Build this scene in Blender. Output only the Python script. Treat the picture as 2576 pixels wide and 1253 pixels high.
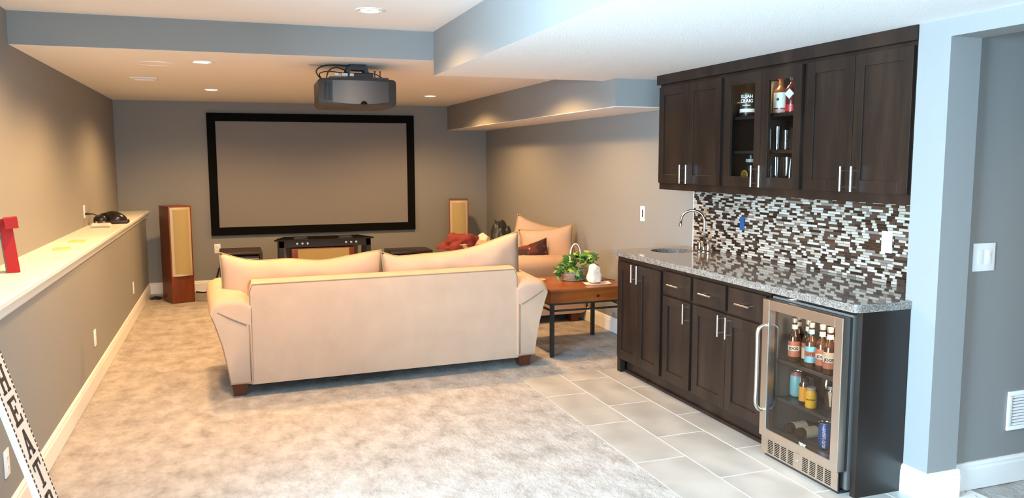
import bpy, bmesh, math, random
from mathutils import Vector, Matrix, noise
random.seed(7)
for o in list(bpy.data.objects): bpy.data.objects.remove(o)
S = bpy.context.scene
COL = S.collection
PI = math.pi
# ------------------------------------------------------------------ camera
F_PX, YAW, PITCH, ROLL, CAM_H = 2003.74, 0.340692, -0.111174, -0.0037157, 1.590
cam = bpy.data.cameras.new('camera'); camo = bpy.data.objects.new('camera', cam); COL.objects.link(camo)
cam.sensor_width = 36; cam.lens = F_PX / 2576 * 36; cam.clip_start = .02
_f = Vector((math.sin(YAW)*math.cos(PITCH), math.cos(YAW)*math.cos(PITCH), math.sin(PITCH)))
_r = Vector((math.cos(YAW), -math.sin(YAW), 0)); _u = _r.cross(_f)
_r2 = math.cos(ROLL)*_r + math.sin(ROLL)*_u; _u2 = -math.sin(ROLL)*_r + math.cos(ROLL)*_u
M = Matrix((_r2, _u2, -_f)).transposed().to_4x4(); M.translation = (0, 0, CAM_H)
camo.matrix_world = M
S.camera = camo
# ------------------------------------------------------------------ world, daylight, exposure
DAY = (.53, .79, 1.0)
WARM = (1.0, .58, .23)
W = bpy.data.worlds.new('world'); S.world = W; W.use_nodes = True
bg = W.node_tree.nodes['Background']; bg.inputs[0].default_value = (.62, .80, 1.0, 1); bg.inputs[1].default_value = 1.0
def area(name, loc, rot, sx, sy, power, col):
    l = bpy.data.lights.new(name, 'AREA'); l.shape = 'RECTANGLE'; l.size = sx; l.size_y = sy; l.energy = power; l.color = col
    o = bpy.data.objects.new(name, l); o.location = loc; o.rotation_euler = rot; COL.objects.link(o); return o
# daylight through the window in the left wall and the glazed door behind the camera
area('window_daylight', (-2.96, 1.15, 1.45), (0, -PI/2, 0), 1.5, 2.9, 700, DAY)
area('door_daylight', (0.6, -3.06, 1.08), (PI/2, 0, 0), 2.9, 1.95, 130, DAY)
S.view_settings.view_transform = 'Standard'; S.view_settings.look = 'None'
S.view_settings.gamma = 1; S.view_settings.use_curve_mapping = False
S.view_settings.exposure = 0.74
CAN_POWER = 128
# ------------------------------------------------------------------ materials
def lin(c): return tuple((x/12.92 if x <= .04045 else ((x+.055)/1.055)**2.4) for x in c)
def hexc(h): return lin(tuple(int(h[i:i+2], 16)/255 for i in (0, 2, 4)))
MATS = {}
class NT:
    def __init__(s, name):
        s.m = bpy.data.materials.new(name); s.m.use_nodes = True; s.t = s.m.node_tree
        s.b = s.t.nodes['Principled BSDF']; s.out = s.t.nodes['Material Output']; s.co = None
    def n(s, ty, **k):
        x = s.t.nodes.new(ty)
        for a, v in k.items(): setattr(x, a, v)
        return x
    def l(s, a, b): s.t.links.new(a, b)
    def coord(s, scale=(1, 1, 1), kind='Object'):
        tc = s.n('ShaderNodeTexCoord'); mp = s.n('ShaderNodeMapping'); mp.inputs['Scale'].default_value = scale
        s.l(tc.outputs[kind], mp.inputs[0]); return mp.outputs[0]
    def noise(s, sc, det=3, rough=.5, scale=(1, 1, 1), kind='Object'):
        x = s.n('ShaderNodeTexNoise'); x.inputs['Scale'].default_value = sc; x.inputs['Detail'].default_value = det; x.inputs['Roughness'].default_value = rough
        s.l(s.coord(scale, kind), x.inputs['Vector']); return x.outputs['Fac']
    def ramp(s, fac, stops):
        r = s.n('ShaderNodeValToRGB'); e = r.color_ramp.elements
        while len(e) < len(stops): e.new(.5)
        for q, (p, c) in zip(e, stops): q.position = p; q.color = (*c, 1) if len(c) == 3 else c
        s.l(fac, r.inputs[0]); return r.outputs[0]
    def bump(s, h, st=.3, d=.01):
        b = s.n('ShaderNodeBump'); b.inputs['Strength'].default_value = st; b.inputs['Distance'].default_value = d
        s.l(h, b.inputs['Height']); s.l(b.outputs[0], s.b.inputs['Normal'])
def mat(name, col, rough=.5, metal=0, spec=.5, emit=0, var=0, vscale=8, bump=0, bscale=60, bdist=.004, stretch=(1, 1, 1), coat=0, alpha=1):
    if name in MATS: return MATS[name]
    if isinstance(col, str): col = hexc(col)
    t = NT(name); b = t.b
    b.inputs['Base Color'].default_value = (*col, 1); b.inputs['Roughness'].default_value = rough
    b.inputs['Metallic'].default_value = metal; b.inputs['Specular IOR Level'].default_value = spec
    b.inputs['Coat Weight'].default_value = coat
    if emit:
        b.inputs['Emission Color'].default_value = (*col, 1); b.inputs['Emission Strength'].default_value = emit
    if var:
        c = t.ramp(t.noise(vscale, 4, .55, stretch), [(.3, tuple(x*(1-var) for x in col)), (.7, tuple(min(1, x*(1+var)) for x in col))])
        t.l(c, b.inputs['Base Color'])
    if bump: t.bump(t.noise(bscale, 3, .6, stretch), bump, bdist)
    MATS[name] = t.m; return t.m
PAINT = mat('wall_paint', (.245, .243, .236), .75, bump=.08, bscale=220, bdist=.002)
CEIL = mat('ceiling_white', (.80, .80, .79), .9, bump=.35, bscale=90, bdist=.006)
CEILS = mat('ceiling_smooth', (.80, .79, .77), .9, bump=.05, bscale=120, bdist=.003)
TRIM = mat('trim_white', (.80, .79, .76), .35)
PLATE = mat('plate_white', (.85, .85, .83), .3)
def carpet_mat():
    t = NT('carpet_pile')
    a = t.noise(7.5, 3, .55, (1.2, .8, 1)); b = t.noise(27, 3, .6, (1.2, .8, 1)); f = t.noise(190, 3, .75)
    mx = t.n('ShaderNodeMath', operation='MULTIPLY_ADD'); mx.inputs[1].default_value = .42
    t.l(b, mx.inputs[0]); t.l(a, mx.inputs[2])
    mx2 = t.n('ShaderNodeMath', operation='MULTIPLY_ADD'); mx2.inputs[1].default_value = .30
    t.l(f, mx2.inputs[0]); t.l(mx.outputs[0], mx2.inputs[2])
    c = t.ramp(mx2.outputs[0], [(.58, hexc('8d857c')), (.76, hexc('a69d95')), (.90, hexc('b2aaa3')), (1.0, hexc('bdb6b0'))])
    t.l(c, t.b.inputs['Base Color']); t.b.inputs['Roughness'].default_value = 1; t.b.inputs['Specular IOR Level'].default_value = .08
    t.b.inputs['Sheen Weight'].default_value = .15
    ad = t.n('ShaderNodeMath', operation='MULTIPLY_ADD'); ad.inputs[1].default_value = .5; t.l(f, ad.inputs[0]); t.l(b, ad.inputs[2])
    t.bump(ad.outputs[0], .75, .02); return t.m
CARPET = carpet_mat()
def tile_mat():
    t = NT('porcelain_tile')
    w = t.noise(1.6, 5, .6, (1, 2.4, 1), 'Object'); v = t.n('ShaderNodeTexWave'); v.inputs['Scale'].default_value = 1.1; v.inputs['Distortion'].default_value = 9; v.inputs['Detail'].default_value = 4; v.inputs['Detail Scale'].default_value = 1.3
    oi = t.n('ShaderNodeObjectInfo'); tc = t.n('ShaderNodeTexCoord'); va = t.n('ShaderNodeVectorMath', operation='ADD')
    cb = t.n('ShaderNodeCombineXYZ'); mu = t.n('ShaderNodeMath', operation='MULTIPLY'); mu.inputs[1].default_value = 37; t.l(oi.outputs['Random'], mu.inputs[0])
    t.l(mu.outputs[0], cb.inputs[0]); t.l(mu.outputs[0], cb.inputs[1]); t.l(tc.outputs['Object'], va.inputs[0]); t.l(cb.outputs[0], va.inputs[1]); t.l(va.outputs[0], v.inputs['Vector'])
    mx = t.n('ShaderNodeMath', operation='MULTIPLY_ADD'); mx.inputs[1].default_value = .35; t.l(w, mx.inputs[2]); t.l(v.outputs['Fac'], mx.inputs[0])
    c = t.ramp(mx.outputs[0], [(.3, hexc('9a9690')), (.6, hexc('a8a49e')), (.95, hexc('b5b1ab'))])
    t.l(c, t.b.inputs['Base Color']); t.b.inputs['Roughness'].default_value = .38
    return t.m
TILE = tile_mat()
GROUT = mat('tile_grout', 'e6e2dc', .85)
def wood_dark():
    t = NT('espresso_wood')
    a = t.noise(2.2, 6, .6, (1, 3, .35)); b = t.noise(26, 4, .6, (4, 4, .25))
    mx = t.n('ShaderNodeMath', operation='MULTIPLY_ADD'); mx.inputs[1].default_value = .35; t.l(b, mx.inputs[0]); t.l(a, mx.inputs[2])
    c = t.ramp(mx.outputs[0], [(.42, hexc('19110e')), (.66, hexc('231914')), (.9, hexc('32241c'))])
    t.l(c, t.b.inputs['Base Color']); t.b.inputs['Roughness'].default_value = .33; t.b.inputs['Specular IOR Level'].default_value = .3
    return t.m
WOOD = wood_dark()
def granite():
    t = NT('speckled_granite')
    a = t.noise(150, 4, .7); b = t.noise(30, 4, .6)
    v = t.n('ShaderNodeTexVoronoi'); v.inputs['Scale'].default_value = 240; t.l(t.coord(), v.inputs['Vector'])
    mx = t.n('ShaderNodeMath', operation='MULTIPLY_ADD'); mx.inputs[1].default_value = .35; t.l(b, mx.inputs[0]); t.l(a, mx.inputs[2])
    mx2 = t.n('ShaderNodeMath', operation='MULTIPLY_ADD'); mx2.inputs[1].default_value = .22; t.l(v.outputs['Distance'], mx2.inputs[0]); t.l(mx.outputs[0], mx2.inputs[2])
    c = t.ramp(mx2.outputs[0], [(.58, hexc('2f2b29')), (.68, hexc('5f5852')), (.82, hexc('7d756d')), (.98, hexc('aaa49d'))])
    t.l(c, t.b.inputs['Base Color']); t.b.inputs['Roughness'].default_value = .035; t.b.inputs['Specular IOR Level'].default_value = .9
    return t.m
GRANITE = granite()
def cherry(name, c0, c1, rough=.35, st=(3, 3, .3)):
    t = NT(name); a = t.noise(7, 6, .6, st)
    c = t.ramp(a, [(.3, hexc(c0)), (.7, hexc(c1))]); t.l(c, t.b.inputs['Base Color']); t.b.inputs['Roughness'].default_value = rough; return t.m
CHERRY = cherry('cherry_veneer', '5e2812', '7c3a1b')
TABLEW = cherry('pine_stain', '703816', '8c4d20', .28, (.5, 4, 4))
LEGW = cherry('sofa_leg_wood', '47200f', '5e2c16')
FABRIC = mat('sofa_microfiber', 'b89c87', .95, spec=.15, var=.05, vscale=5, bump=.15, bscale=260, bdist=.002)
PIPING = mat('sofa_piping', '9a8c6e', .95, spec=.1)
SEAM = mat('sofa_seam', '8b7560', .95, spec=.1)
STEEL = mat('brushed_steel', (.60, .56, .51), .30, 1, bump=.05, bscale=40, stretch=(1, 40, 1), bdist=.001)
NICKEL = mat('brushed_nickel', (.72, .70, .67), .25, 1)
BLACKP = mat('black_plastic', (.016, .015, .015), .35)
BLACKM = mat('black_iron', (.022, .02, .02), .45, .3)
BLACKV = mat('black_velvet', (.006, .006, .006), 1, spec=.05)
BLACKG = mat('black_glass', (.02, .021, .022), .05)
SCREENM = mat('screen_vinyl', (.215, .205, .20), .85)
GREYP = mat('grey_plastic', (.062, .06, .062), .45, .15)
GREYD = mat('dark_grey_plastic', (.028, .027, .028), .45)
CREAMG = mat('speaker_grille_cloth', 'a08f63', .85, bump=.3, bscale=500, bdist=.001)
SILVER = mat('silver_plastic', 'bfae8c', .4, .2)
DARKIN = mat('dark_interior', (.03, .027, .025), .6)
INNER = mat('fridge_liner', (.12, .11, .10), .5)
def glass(name, tint=(1, 1, 1), refl=1.0, rough=.02):
    t = NT(name); t.t.nodes.remove(t.b)
    tr = t.n('ShaderNodeBsdfTransparent'); tr.inputs[0].default_value = (*tint, 1)
    gl = t.n('ShaderNodeBsdfGlossy'); gl.inputs['Roughness'].default_value = rough
    fr = t.n('ShaderNodeFresnel'); fr.inputs[0].default_value = 1.5
    m = t.n('ShaderNodeMath', operation='MULTIPLY'); m.inputs[1].default_value = refl
    ge = t.n('ShaderNodeNewGeometry'); fb = t.n('ShaderNodeMath', operation='SUBTRACT'); fb.inputs[0].default_value = 1; t.l(ge.outputs['Backfacing'], fb.inputs[1])
    fm_ = t.n('ShaderNodeMath', operation='MULTIPLY'); t.l(fr.outputs[0], fm_.inputs[0]); t.l(fb.outputs[0], fm_.inputs[1]); t.l(fm_.outputs[0], m.inputs[0])
    mx = t.n('ShaderNodeMixShader'); t.l(m.outputs[0], mx.inputs[0]); t.l(tr.outputs[0], mx.inputs[1]); t.l(gl.outputs[0], mx.inputs[2])
    t.l(mx.outputs[0], t.out.inputs[0]); MATS[name] = t.m; return t.m
PANE = glass('cabinet_glass', (.93, .95, .94))
FPANE = glass('fridge_glass', (.80, .76, .72), 1.2)
CLEAR = glass('clear_glass', (.86, .90, .92), 1.6)
BROWNG = mat('brown_bottle_glass', (.045, .018, .008), .06, spec=.8)
# ------------------------------------------------------------------ mesh helpers
class MB:
    def __init__(s): s.v = []; s.f = []; s.mi = []; s.cur = 0
    def add(s, vs, fs):
        o = len(s.v); s.v += [tuple(v) for v in vs]; s.f += [tuple(i+o for i in f) for f in fs]; s.mi += [s.cur]*len(fs); return s
    def box(s, x0, x1, y0, y1, z0, z1, b=0):
        if b <= 0:
            vs = [(x, y, z) for x in (x0, x1) for y in (y0, y1) for z in (z0, z1)]
            return s.add(vs, [(0, 1, 3, 2), (4, 6, 7, 5), (0, 4, 5, 1), (2, 3, 7, 6), (0, 2, 6, 4), (1, 5, 7, 3)])
        b = min(b, (x1-x0)*.49, (y1-y0)*.49, (z1-z0)*.49)
        bm = bmesh.new(); bmesh.ops.create_cube(bm, size=1)
        for v in bm.verts: v.co = ((x0+x1)/2+v.co.x*(x1-x0), (y0+y1)/2+v.co.y*(y1-y0), (z0+z1)/2+v.co.z*(z1-z0))
        bmesh.ops.bevel(bm, geom=bm.edges[:], offset=b, segments=2, affect='EDGES', profile=.6)
        bm.verts.index_update(); s.add([v.co for v in bm.verts], [[v.index for v in f.verts] for f in bm.faces]); bm.free(); return s
    def prism(s, pts, ax, a, b):
        n = len(pts); mk = {'x': lambda p, t: (t, p[0], p[1]), 'y': lambda p, t: (p[0], t, p[1]), 'z': lambda p, t: (p[0], p[1], t)}[ax]
        vs = [mk(p, a) for p in pts]+[mk(p, b) for p in pts]
        fs = [tuple(range(n)), tuple(range(2*n-1, n-1, -1))]+[(i, i+n, (i+1) % n+n, (i+1) % n) for i in range(n)]
        return s.add(vs, fs)
    def lathe(s, prof, c=(0, 0, 0), seg=20, ax='z', sx=1, sy=1):
        n = len(prof); vs = []
        for k in range(seg):
            a = 2*PI*k/seg
            for r, h in prof:
                p = (r*math.cos(a)*sx, r*math.sin(a)*sy, h)
                if ax == 'x': p = (p[2], p[0], p[1])
                if ax == 'y': p = (p[0], p[2], p[1])
                vs.append((c[0]+p[0], c[1]+p[1], c[2]+p[2]))
        fs = [(k*n+i, ((k+1) % seg)*n+i, ((k+1) % seg)*n+i+1, k*n+i+1) for k in range(seg) for i in range(n-1)]
        if prof[0][0] > 1e-5: fs.append(tuple(k*n for k in range(seg))[::-1])
        if prof[-1][0] > 1e-5: fs.append(tuple(k*n+n-1 for k in range(seg)))
        return s.add(vs, fs)
    def tube(s, pts, r, seg=8, closed=False, rr=None):
        P = [Vector(p) for p in pts]; n = len(P); vs = []; up = None
        for i, p in enumerate(P):
            d = (P[(i+1) % n]-P[i-1]) if closed else (P[min(i+1, n-1)]-P[max(i-1, 0)])
            d.normalize()
            if up is None: up = d.orthogonal().normalized()
            up = (up-d*up.dot(d)); up = up.normalized() if up.length > 1e-6 else d.orthogonal().normalized()
            w = d.cross(up); q = rr[i] if rr else r
            vs += [p+(up*math.cos(2*PI*k/seg)+w*math.sin(2*PI*k/seg))*q for k in range(seg)]
        fs = [(i*seg+k, i*seg+(k+1) % seg, ((i+1) % n)*seg+(k+1) % seg, ((i+1) % n)*seg+k) for i in range(n if closed else n-1) for k in range(seg)]
        if not closed: fs += [tuple(range(seg))[::-1], tuple((n-1)*seg+k for k in range(seg))]
        return s.add(vs, fs)
    def grid(s, fn, nu, nv):
        vs = [fn(i/nu, j/nv) for i in range(nu+1) for j in range(nv+1)]
        return s.add(vs, [(i*(nv+1)+j, (i+1)*(nv+1)+j, (i+1)*(nv+1)+j+1, i*(nv+1)+j+1) for i in range(nu) for j in range(nv)])
    def xf(s, m, start=0):
        for i in range(start, len(s.v)): s.v[i] = tuple(m @ Vector(s.v[i]))
        return s
    def mesh(s, name, mats, smooth=False):
        me = bpy.data.meshes.new(name); me.from_pydata(s.v, [], s.f)
        for m in (mats if isinstance(mats, (list, tuple)) else [mats]): me.materials.append(m)
        if any(s.mi): me.polygons.foreach_set('material_index', s.mi)
        bm = bmesh.new(); bm.from_mesh(me); bmesh.ops.recalc_face_normals(bm, faces=bm.faces[:]); bm.to_mesh(me); bm.free()
        if smooth:
            me.polygons.foreach_set('use_smooth', [True]*len(me.polygons))
            if smooth != 'all': me.set_sharp_from_angle(angle=math.radians(38))
        me.update(); return me
    def obj(s, name, mats, parent=None, smooth=False, label=None, loc=None):
        return link(name, s.mesh(name, mats, smooth), parent, label, loc)
def link(name, me, parent=None, label=None, loc=None):
    o = bpy.data.objects.new(name, me); COL.objects.link(o)
    if parent: o.parent = parent
    if loc: o.location = loc
    if label: o['label'] = label
    return o
def tag(o, label, cat, group=None, kind=None):
    o['label'] = label; o['category'] = cat
    if group: o['group'] = group
    if kind: o['kind'] = kind
    return o
def thing(name, label, cat, loc=(0, 0, 0), rz=0, group=None):
    o = bpy.data.objects.new(name, None); COL.objects.link(o); o.location = loc; o.rotation_euler = (0, 0, rz); o.empty_display_size = .05
    return tag(o, label, cat, group)
def struct(name, mb, m, label=None, smooth=False, parent=None):
    o = mb.obj(name, m, parent, smooth)
    if not parent: o['kind'] = 'structure'
    if label: o['label'] = label
    return o
def B(*a, **k): return MB().box(*a, **k)
def text_mesh(name, txt, size, m, ext=.0006, bold=False):
    cu = bpy.data.curves.new(name, 'FONT'); cu.body = txt; cu.size = size; cu.extrude = ext; cu.align_x = 'CENTER'; cu.align_y = 'CENTER'
    cu.resolution_u = 3
    if bold: cu.offset = size*.022
    o = bpy.data.objects.new(name, cu); COL.objects.link(o)
    bpy.context.view_layer.update()
    me = bpy.data.meshes.new_from_object(o.evaluated_get(bpy.context.evaluated_depsgraph_get()))
    bpy.data.objects.remove(o); bpy.data.curves.remove(cu)
    me.materials.clear(); me.materials.append(m); me.name = name; return me
def text_obj(name, txt, size, m, parent, mtx, **k):
    me = text_mesh(name, txt, size, m, **k); me.transform(mtx); return link(name, me, parent)
def wrap_text(name, txt, size, m, parent, r, z, ang, bold=True, vertical=False):
    me = text_mesh(name, txt, size, m, .0004, bold)
    for v in me.vertices:
        x, y, d = v.co
        if vertical: x, y = -y, x
        a = ang+x/r; q = r+.0006+d
        v.co = (q*math.cos(a), q*math.sin(a), z+y)
    return link(name, me, parent)
# facing -X: text right -> -Y ; up -> Z ; normal -> -X
def face_negx(x, y, z): return Matrix.Translation((x, y, z)) @ Matrix(((0, 0, -1, 0), (-1, 0, 0, 0), (0, 1, 0, 0), (0, 0, 0, 1)))
def face_negy(x, y, z): return Matrix.Translation((x, y, z)) @ Matrix(((1, 0, 0, 0), (0, 0, -1, 0), (0, 1, 0, 0), (0, 0, 0, 1)))
# ------------------------------------------------------------------ room shell
XLU, XL, XLE, YW, ZL = -1.232, -.948, -.905, 10.393, 1.009
XR, XSO, ZSO, YSO, XT, YB = 3.317, 2.779, 1.988, 5.491, 1.432, 5.707
ZC1, ZC2, ZC3, XU, YJ, XJ, YO, ZH = 2.199, 2.507, 2.304, 3.0, 2.711, 3.179, 2.757, 2.121
YK, XK, ZCT = 5.37, 1.965, .926
struct('floor', B(-3.2, 6.2, -3.3, YW, -.12, -.02), GROUT)
struct('wall_left', B(XLU-.12, XLU, 2.9, YW, 0, 2.6), PAINT)
struct('wall_half', B(XLU, XL, 2.9, YW, 0, ZL-.032), PAINT)
struct('wall_far', B(XLU-.12, XR+.12, YW, YW+.12, 0, 2.6), PAINT)
struct('wall_right', B(XR, XR+.1, YO+.13, YW, 0, 2.5), PAINT)
struct('wall_column', B(XU, XJ, YJ, 2.887, 0, ZC1), PAINT)
struct('wall_header', B(XU, XJ, 1.7, YJ, ZH, ZC1), PAINT)
struct('wall_beside_opening', B(XU, XJ, -3.3, 1.7, 0, ZC1), PAINT)
struct('wall_hall', B(XJ, 6.2, YO, YO+.13, 0, 2.5), PAINT)
struct('wall_hall_end', B(6.2, 6.3, -3.3, YO+.13, 0, 2.5), PAINT)
struct('wall_hall_back', B(XJ, 6.2, -.9, -.8, 0, 2.5), PAINT)
struct('ceiling', B(-3.2, XT, -3.3, YB, ZC2, ZC2+.1), CEILS)
struct('ceiling_bar', B(XT, XR, -3.3, YB, ZC1, ZC1+.1), CEIL)
struct('ceiling_theater', B(XLU, XR, YB, YW, ZC3, ZC3+.1), CEILS)
struct('ceiling_hall', B(XJ, 6.2, -3.3, YO+.13, 2.36, 2.46), CEILS)
struct('wall_tray_side', B(XT-.002, XT+.1, -3.3, YB, ZC1+.0005, ZC2), PAINT)
struct('wall_beam', B(XLU, XT, YB-.002, YB+.1, ZC3+.0005, ZC2), PAINT)
struct('wall_soffit', B(XSO, XR, YSO, YW, ZSO+.004, ZC3), PAINT)
struct('ceiling_soffit', B(XSO+.0005, XR, YSO+.0005, YW, ZSO, ZSO+.004), CEILS)
# room behind the camera: left bay with a wide window, back wall with a glazed door
wl = MB(); wl.box(-3.1, -3.0, -3.3, 3.0, 0, .68).box(-3.1, -3.0, -3.3, 3.0, 2.25, 2.6).box(-3.1, -3.0, -3.3, -.35, .68, 2.25).box(-3.1, -3.0, 2.65, 3.0, .68, 2.25)
struct('wall_bay', wl, PAINT)
struct('wall_bay_return', B(-3.0, XLU-.12, 2.9, 3.02, 0, 2.6), PAINT)
wb = MB(); wb.box(-3.1, -.9, -3.3, -3.2, 0, 2.6).box(2.1, 3.1, -3.3, -3.2, 0, 2.6).box(-.9, 2.1, -3.3, -3.2, 2.1, 2.6)
struct('wall_back', wb, PAINT)
w1 = MB()
for y in (-.35, 1.12, 2.59): w1.box(-3.08, -3.02, y, y+.06, .68, 2.25)
w1.box(-3.08, -3.02, -.35, 2.65, .68, .74).box(-3.08, -3.02, -.35, 2.65, 2.19, 2.25); struct('window_1', w1, TRIM)
d1 = MB()
for x in (-.9, .57, 2.03): d1.box(x, x+.07, -3.28, -3.22, 0, 2.1)
d1.box(-.9, 2.1, -3.28, -3.22, 0, .08).box(-.9, 2.1, -3.28, -3.22, 2.03, 2.1); struct('door_1', d1, TRIM)
# ledge of the half wall
lp = [(XLU, ZL-.03), (XLU, ZL), (XLE-.006, ZL), (XLE, ZL-.006), (XLE, ZL-.026), (XLE-.008, ZL-.032), (XL+.022, ZL-.036), (XL+.020, ZL-.052), (XL+.014, ZL-.062), (XL+.014, ZL-.078), (XL+.006, ZL-.090), (XL, ZL-.094), (XL, ZL-.032)]
struct('trim_1', MB().prism(lp, 'y', 2.9, YW), TRIM, 'white ledge cap with stepped moulding along the half wall')
# baseboards
def bbprof(d): return [(0, 0), (.016, 0), (.016, .100), (.012, .112), (.013, .120), (.007, .133), (0, .135)]
def baseboard(name, p0, p1, nrm):
    p0, p1, nn = Vector(p0), Vector(p1), Vector(nrm); pr = bbprof(0); n = len(pr)
    vs = [(*(q+nn*d).to_2d(), z) for q in (p0, p1) for d, z in pr]
    fs = [tuple(range(n)), tuple(range(2*n-1, n-1, -1))]+[(i, i+n, (i+1) % n+n, (i+1) % n) for i in range(n)]
    return struct(name, MB().add(vs, fs), TRIM)
baseboard('baseboard_left', (XL, 2.9, 0), (XL, YW-.016, 0), (1, 0, 0))
baseboard('baseboard_far', (XL+.002, YW, 0), (XR, YW, 0), (0, -1, 0))
baseboard('baseboard_right', (XR, 5.30, 0), (XR, YW-.017, 0), (-1, 0, 0))
baseboard('baseboard_column', (XU, YJ, 0), (XU, 2.862, 0), (-1, 0, 0))
baseboard('baseboard_column_front', (XU-.016, YJ, 0), (XJ+.012, YJ, 0), (0, -1, 0))
baseboard('baseboard_hall', (XJ+.012, YO, 0), (6.1, YO, 0), (0, -1, 0))
# carpet
def pile(x, y):
    return -.004+.006*noise.noise((x*55, y*55, 0))+.002*noise.noise((x*9, y*9, 3))
cm = MB()
def cgrid(x0, x1, y0, y1, st):
    nu, nv = max(1, round((x1-x0)/st)), max(1, round((y1-y0)/st))
    cm.grid(lambda a, b: (x0+(x1-x0)*a, y0+(y1-y0)*b, pile(x0+(x1-x0)*a, y0+(y1-y0)*b)), nu, nv)
cgrid(XL, XK, 2.3, YK, .014); cgrid(XL, XR, YK, 7.2, .016); cgrid(XL, XR, 7.2, YW, .04); 
# rolled edges where the pile meets the tile
ns = 260
cm.grid(lambda a, b: (XK+.012*math.sin(b*PI/2)+.004*noise.noise((a*190, 7, b)), 1.0+(YK-1.0)*a, pile(XK, 1.0+(YK-1.0)*a)-.016*(1-math.cos(b*PI/2))), ns, 3)
cm.grid(lambda a, b: (XK+(3.3-XK)*a, YK-.012*math.sin(b*PI/2)+.004*noise.noise((a*90, 2, b)), pile(XK+(3.3-XK)*a, YK)-.016*(1-math.cos(b*PI/2))), 110, 3)
co = cm.obj('carpet', CARPET, None, 'all'); tag(co, 'mottled beige grey wall to wall carpet covering the floor', 'carpet', kind='stuff')
cm = MB(); cgrid(3.0, 6.2, 1.7, YO, .02); cgrid(XJ, 6.2, -.8, 1.7, .06)
tag(cm.obj('carpet', CARPET, None, 'all'), 'mottled grey carpet on the hall floor beyond the opening', 'carpet', kind='stuff')
cm = MB(); cgrid(-3.0, XK, -3.2, 2.3, .06); cgrid(-3.0, XL, 2.3, 2.9, .06); cgrid(XK, 3.0, -3.2, 1.0, .06)
struct('floor_bay', cm, CARPET)
# porcelain floor tiles
tb = B(XK, XR, 1.0, YK, -.02, -.0012); tf = struct('floor_tiled', tb, GROUT, 'pale grout bed of the tiled strip in front of the bar')
rows = [(1.957, 2.266, 4.225), (2.266, 2.583, 3.908), (2.583, 2.900, 4.225), (2.900, 3.10, 3.908)]
tcache = {}
for x0, x1, ph in rows:
    y = ph-.627*8
    while y < YK:
        a, b = max(y, 1.0), min(y+.627, YK)
        xa, xb = max(x0, XK-.015), x1
        if b-a > .03:
            k = (round(xb-xa, 3), round(b-a, 3))
            if k not in tcache:
                w, h = k; tcache[k] = B(-w/2+.003, w/2-.003, -h/2+.003, h/2-.003, -.012, 0, b=.0015).mesh('tile', TILE)
            link('tile', tcache[k], tf, loc=((xa+xb)/2, (a+b)/2, 0))
        y += .627
# ------------------------------------------------------------------ recessed ceiling lights
LENS = mat('lamp_lens', (1.0, .86, .62), .5, emit=14)
def can(x, y, z, label, r=.085, power=CAN_POWER, col=WARM):
    t = thing('recessed_light', label, 'ceiling light', (x, y, z), 0, 'recessed ceiling lights')
    MB().lathe([(r*.80, -.004), (r*.84, -.007), (r*1.02, -.006), (r*1.05, -.0005), (r*.80, -.0005)], seg=32).obj('trim_ring', TRIM, t, True)
    MB().lathe([(0, -.0035), (r*.5, -.0045), (r*.82, -.0035), (r*.82, -.001), (0, -.001)], seg=32).obj('lens', LENS, t, True)
    l = bpy.data.lights.new('lamp', 'SPOT'); l.energy = power; l.color = col; l.spot_size = math.radians(158); l.spot_blend = .5; l.shadow_soft_size = .07
    o = bpy.data.objects.new('lamp', l); COL.objects.link(o); o.parent = t; o.location = (0, 0, -.02)
can(.858, 5.01, ZC2, 'warm recessed light in the raised ceiling above the sofa', power=CAN_POWER*.55)
can(-.30, 4.75, ZC2, 'warm recessed light in the raised ceiling above the carpet, cut off by the top edge', power=CAN_POWER*1.15)
can(-.145, 6.266, ZC3, 'warm recessed light beside the round ceiling speaker')
can(-.126, 8.638, ZC3, 'warm recessed light above the tall speaker and screen corner')
can(2.152, 8.775, ZC3, 'warm recessed light to the right of the hanging projector')
can(2.152, 6.35, ZC3, 'warm recessed light hidden above the bar ceiling step near the soffit')
can(4.6, 1.2, 2.36, 'warm recessed light in the hall beyond the opening', power=CAN_POWER*.3)
# round ceiling speaker and small vent
MB().lathe([(0, -.004), (.118, -.004), (.121, -.007), (.132, -.006), (.134, 0), (0, 0)], seg=36).obj('ceiling_speaker', CEILS, None, True, loc=(-.471, 6.47, ZC3))
tag(bpy.data.objects['ceiling_speaker'], 'round white flush speaker grille in the theater ceiling', 'speaker')
v = thing('ceiling_vent', 'small white square vent in the theater ceiling', 'vent', (-.648, 7.66, ZC3))
mv = MB(); mv.box(-.105, .105, -.105, -.075, -.012, 0).box(-.105, .105, .075, .105, -.012, 0).box(-.105, -.075, -.075, .075, -.012, 0).box(.075, .105, -.075, .075, -.012, 0); mv.obj('frame', CEILS, v)
for k in range(5):
    MB().box(-.074, .074, -.012, .012, -.0015, .0015).xf(Matrix.Translation((0, -.056+.028*k, -.008)) @ Matrix.Rotation(.5, 4, 'X')).obj('slat', TRIM, v)
B(-.075, .075, -.075, .075, -.002, 0).obj('duct', DARKIN, v)
# ------------------------------------------------------------------ projection screen
sc = thing('projection_screen', 'wide projection screen with black velvet frame on the far wall', 'screen', (1.047, YW, 0))
SW, SZ0, SZ1, FB = 1.268, .684, 2.170, .098
fm = MB()
for a in ((-SW, SW, SZ0, SZ0+FB), (-SW, SW, SZ1-FB, SZ1), (-SW, -SW+FB, SZ0+FB, SZ1-FB), (SW-FB, SW, SZ0+FB, SZ1-FB)): fm.box(a[0], a[1], -.045, -.001, a[2], a[3], b=.004)
fm.obj('frame', BLACKV, sc); B(-SW+FB, SW-FB, -.030, -.020, SZ0+FB, SZ1-FB).obj('screen_surface', SCREENM, sc)
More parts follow.
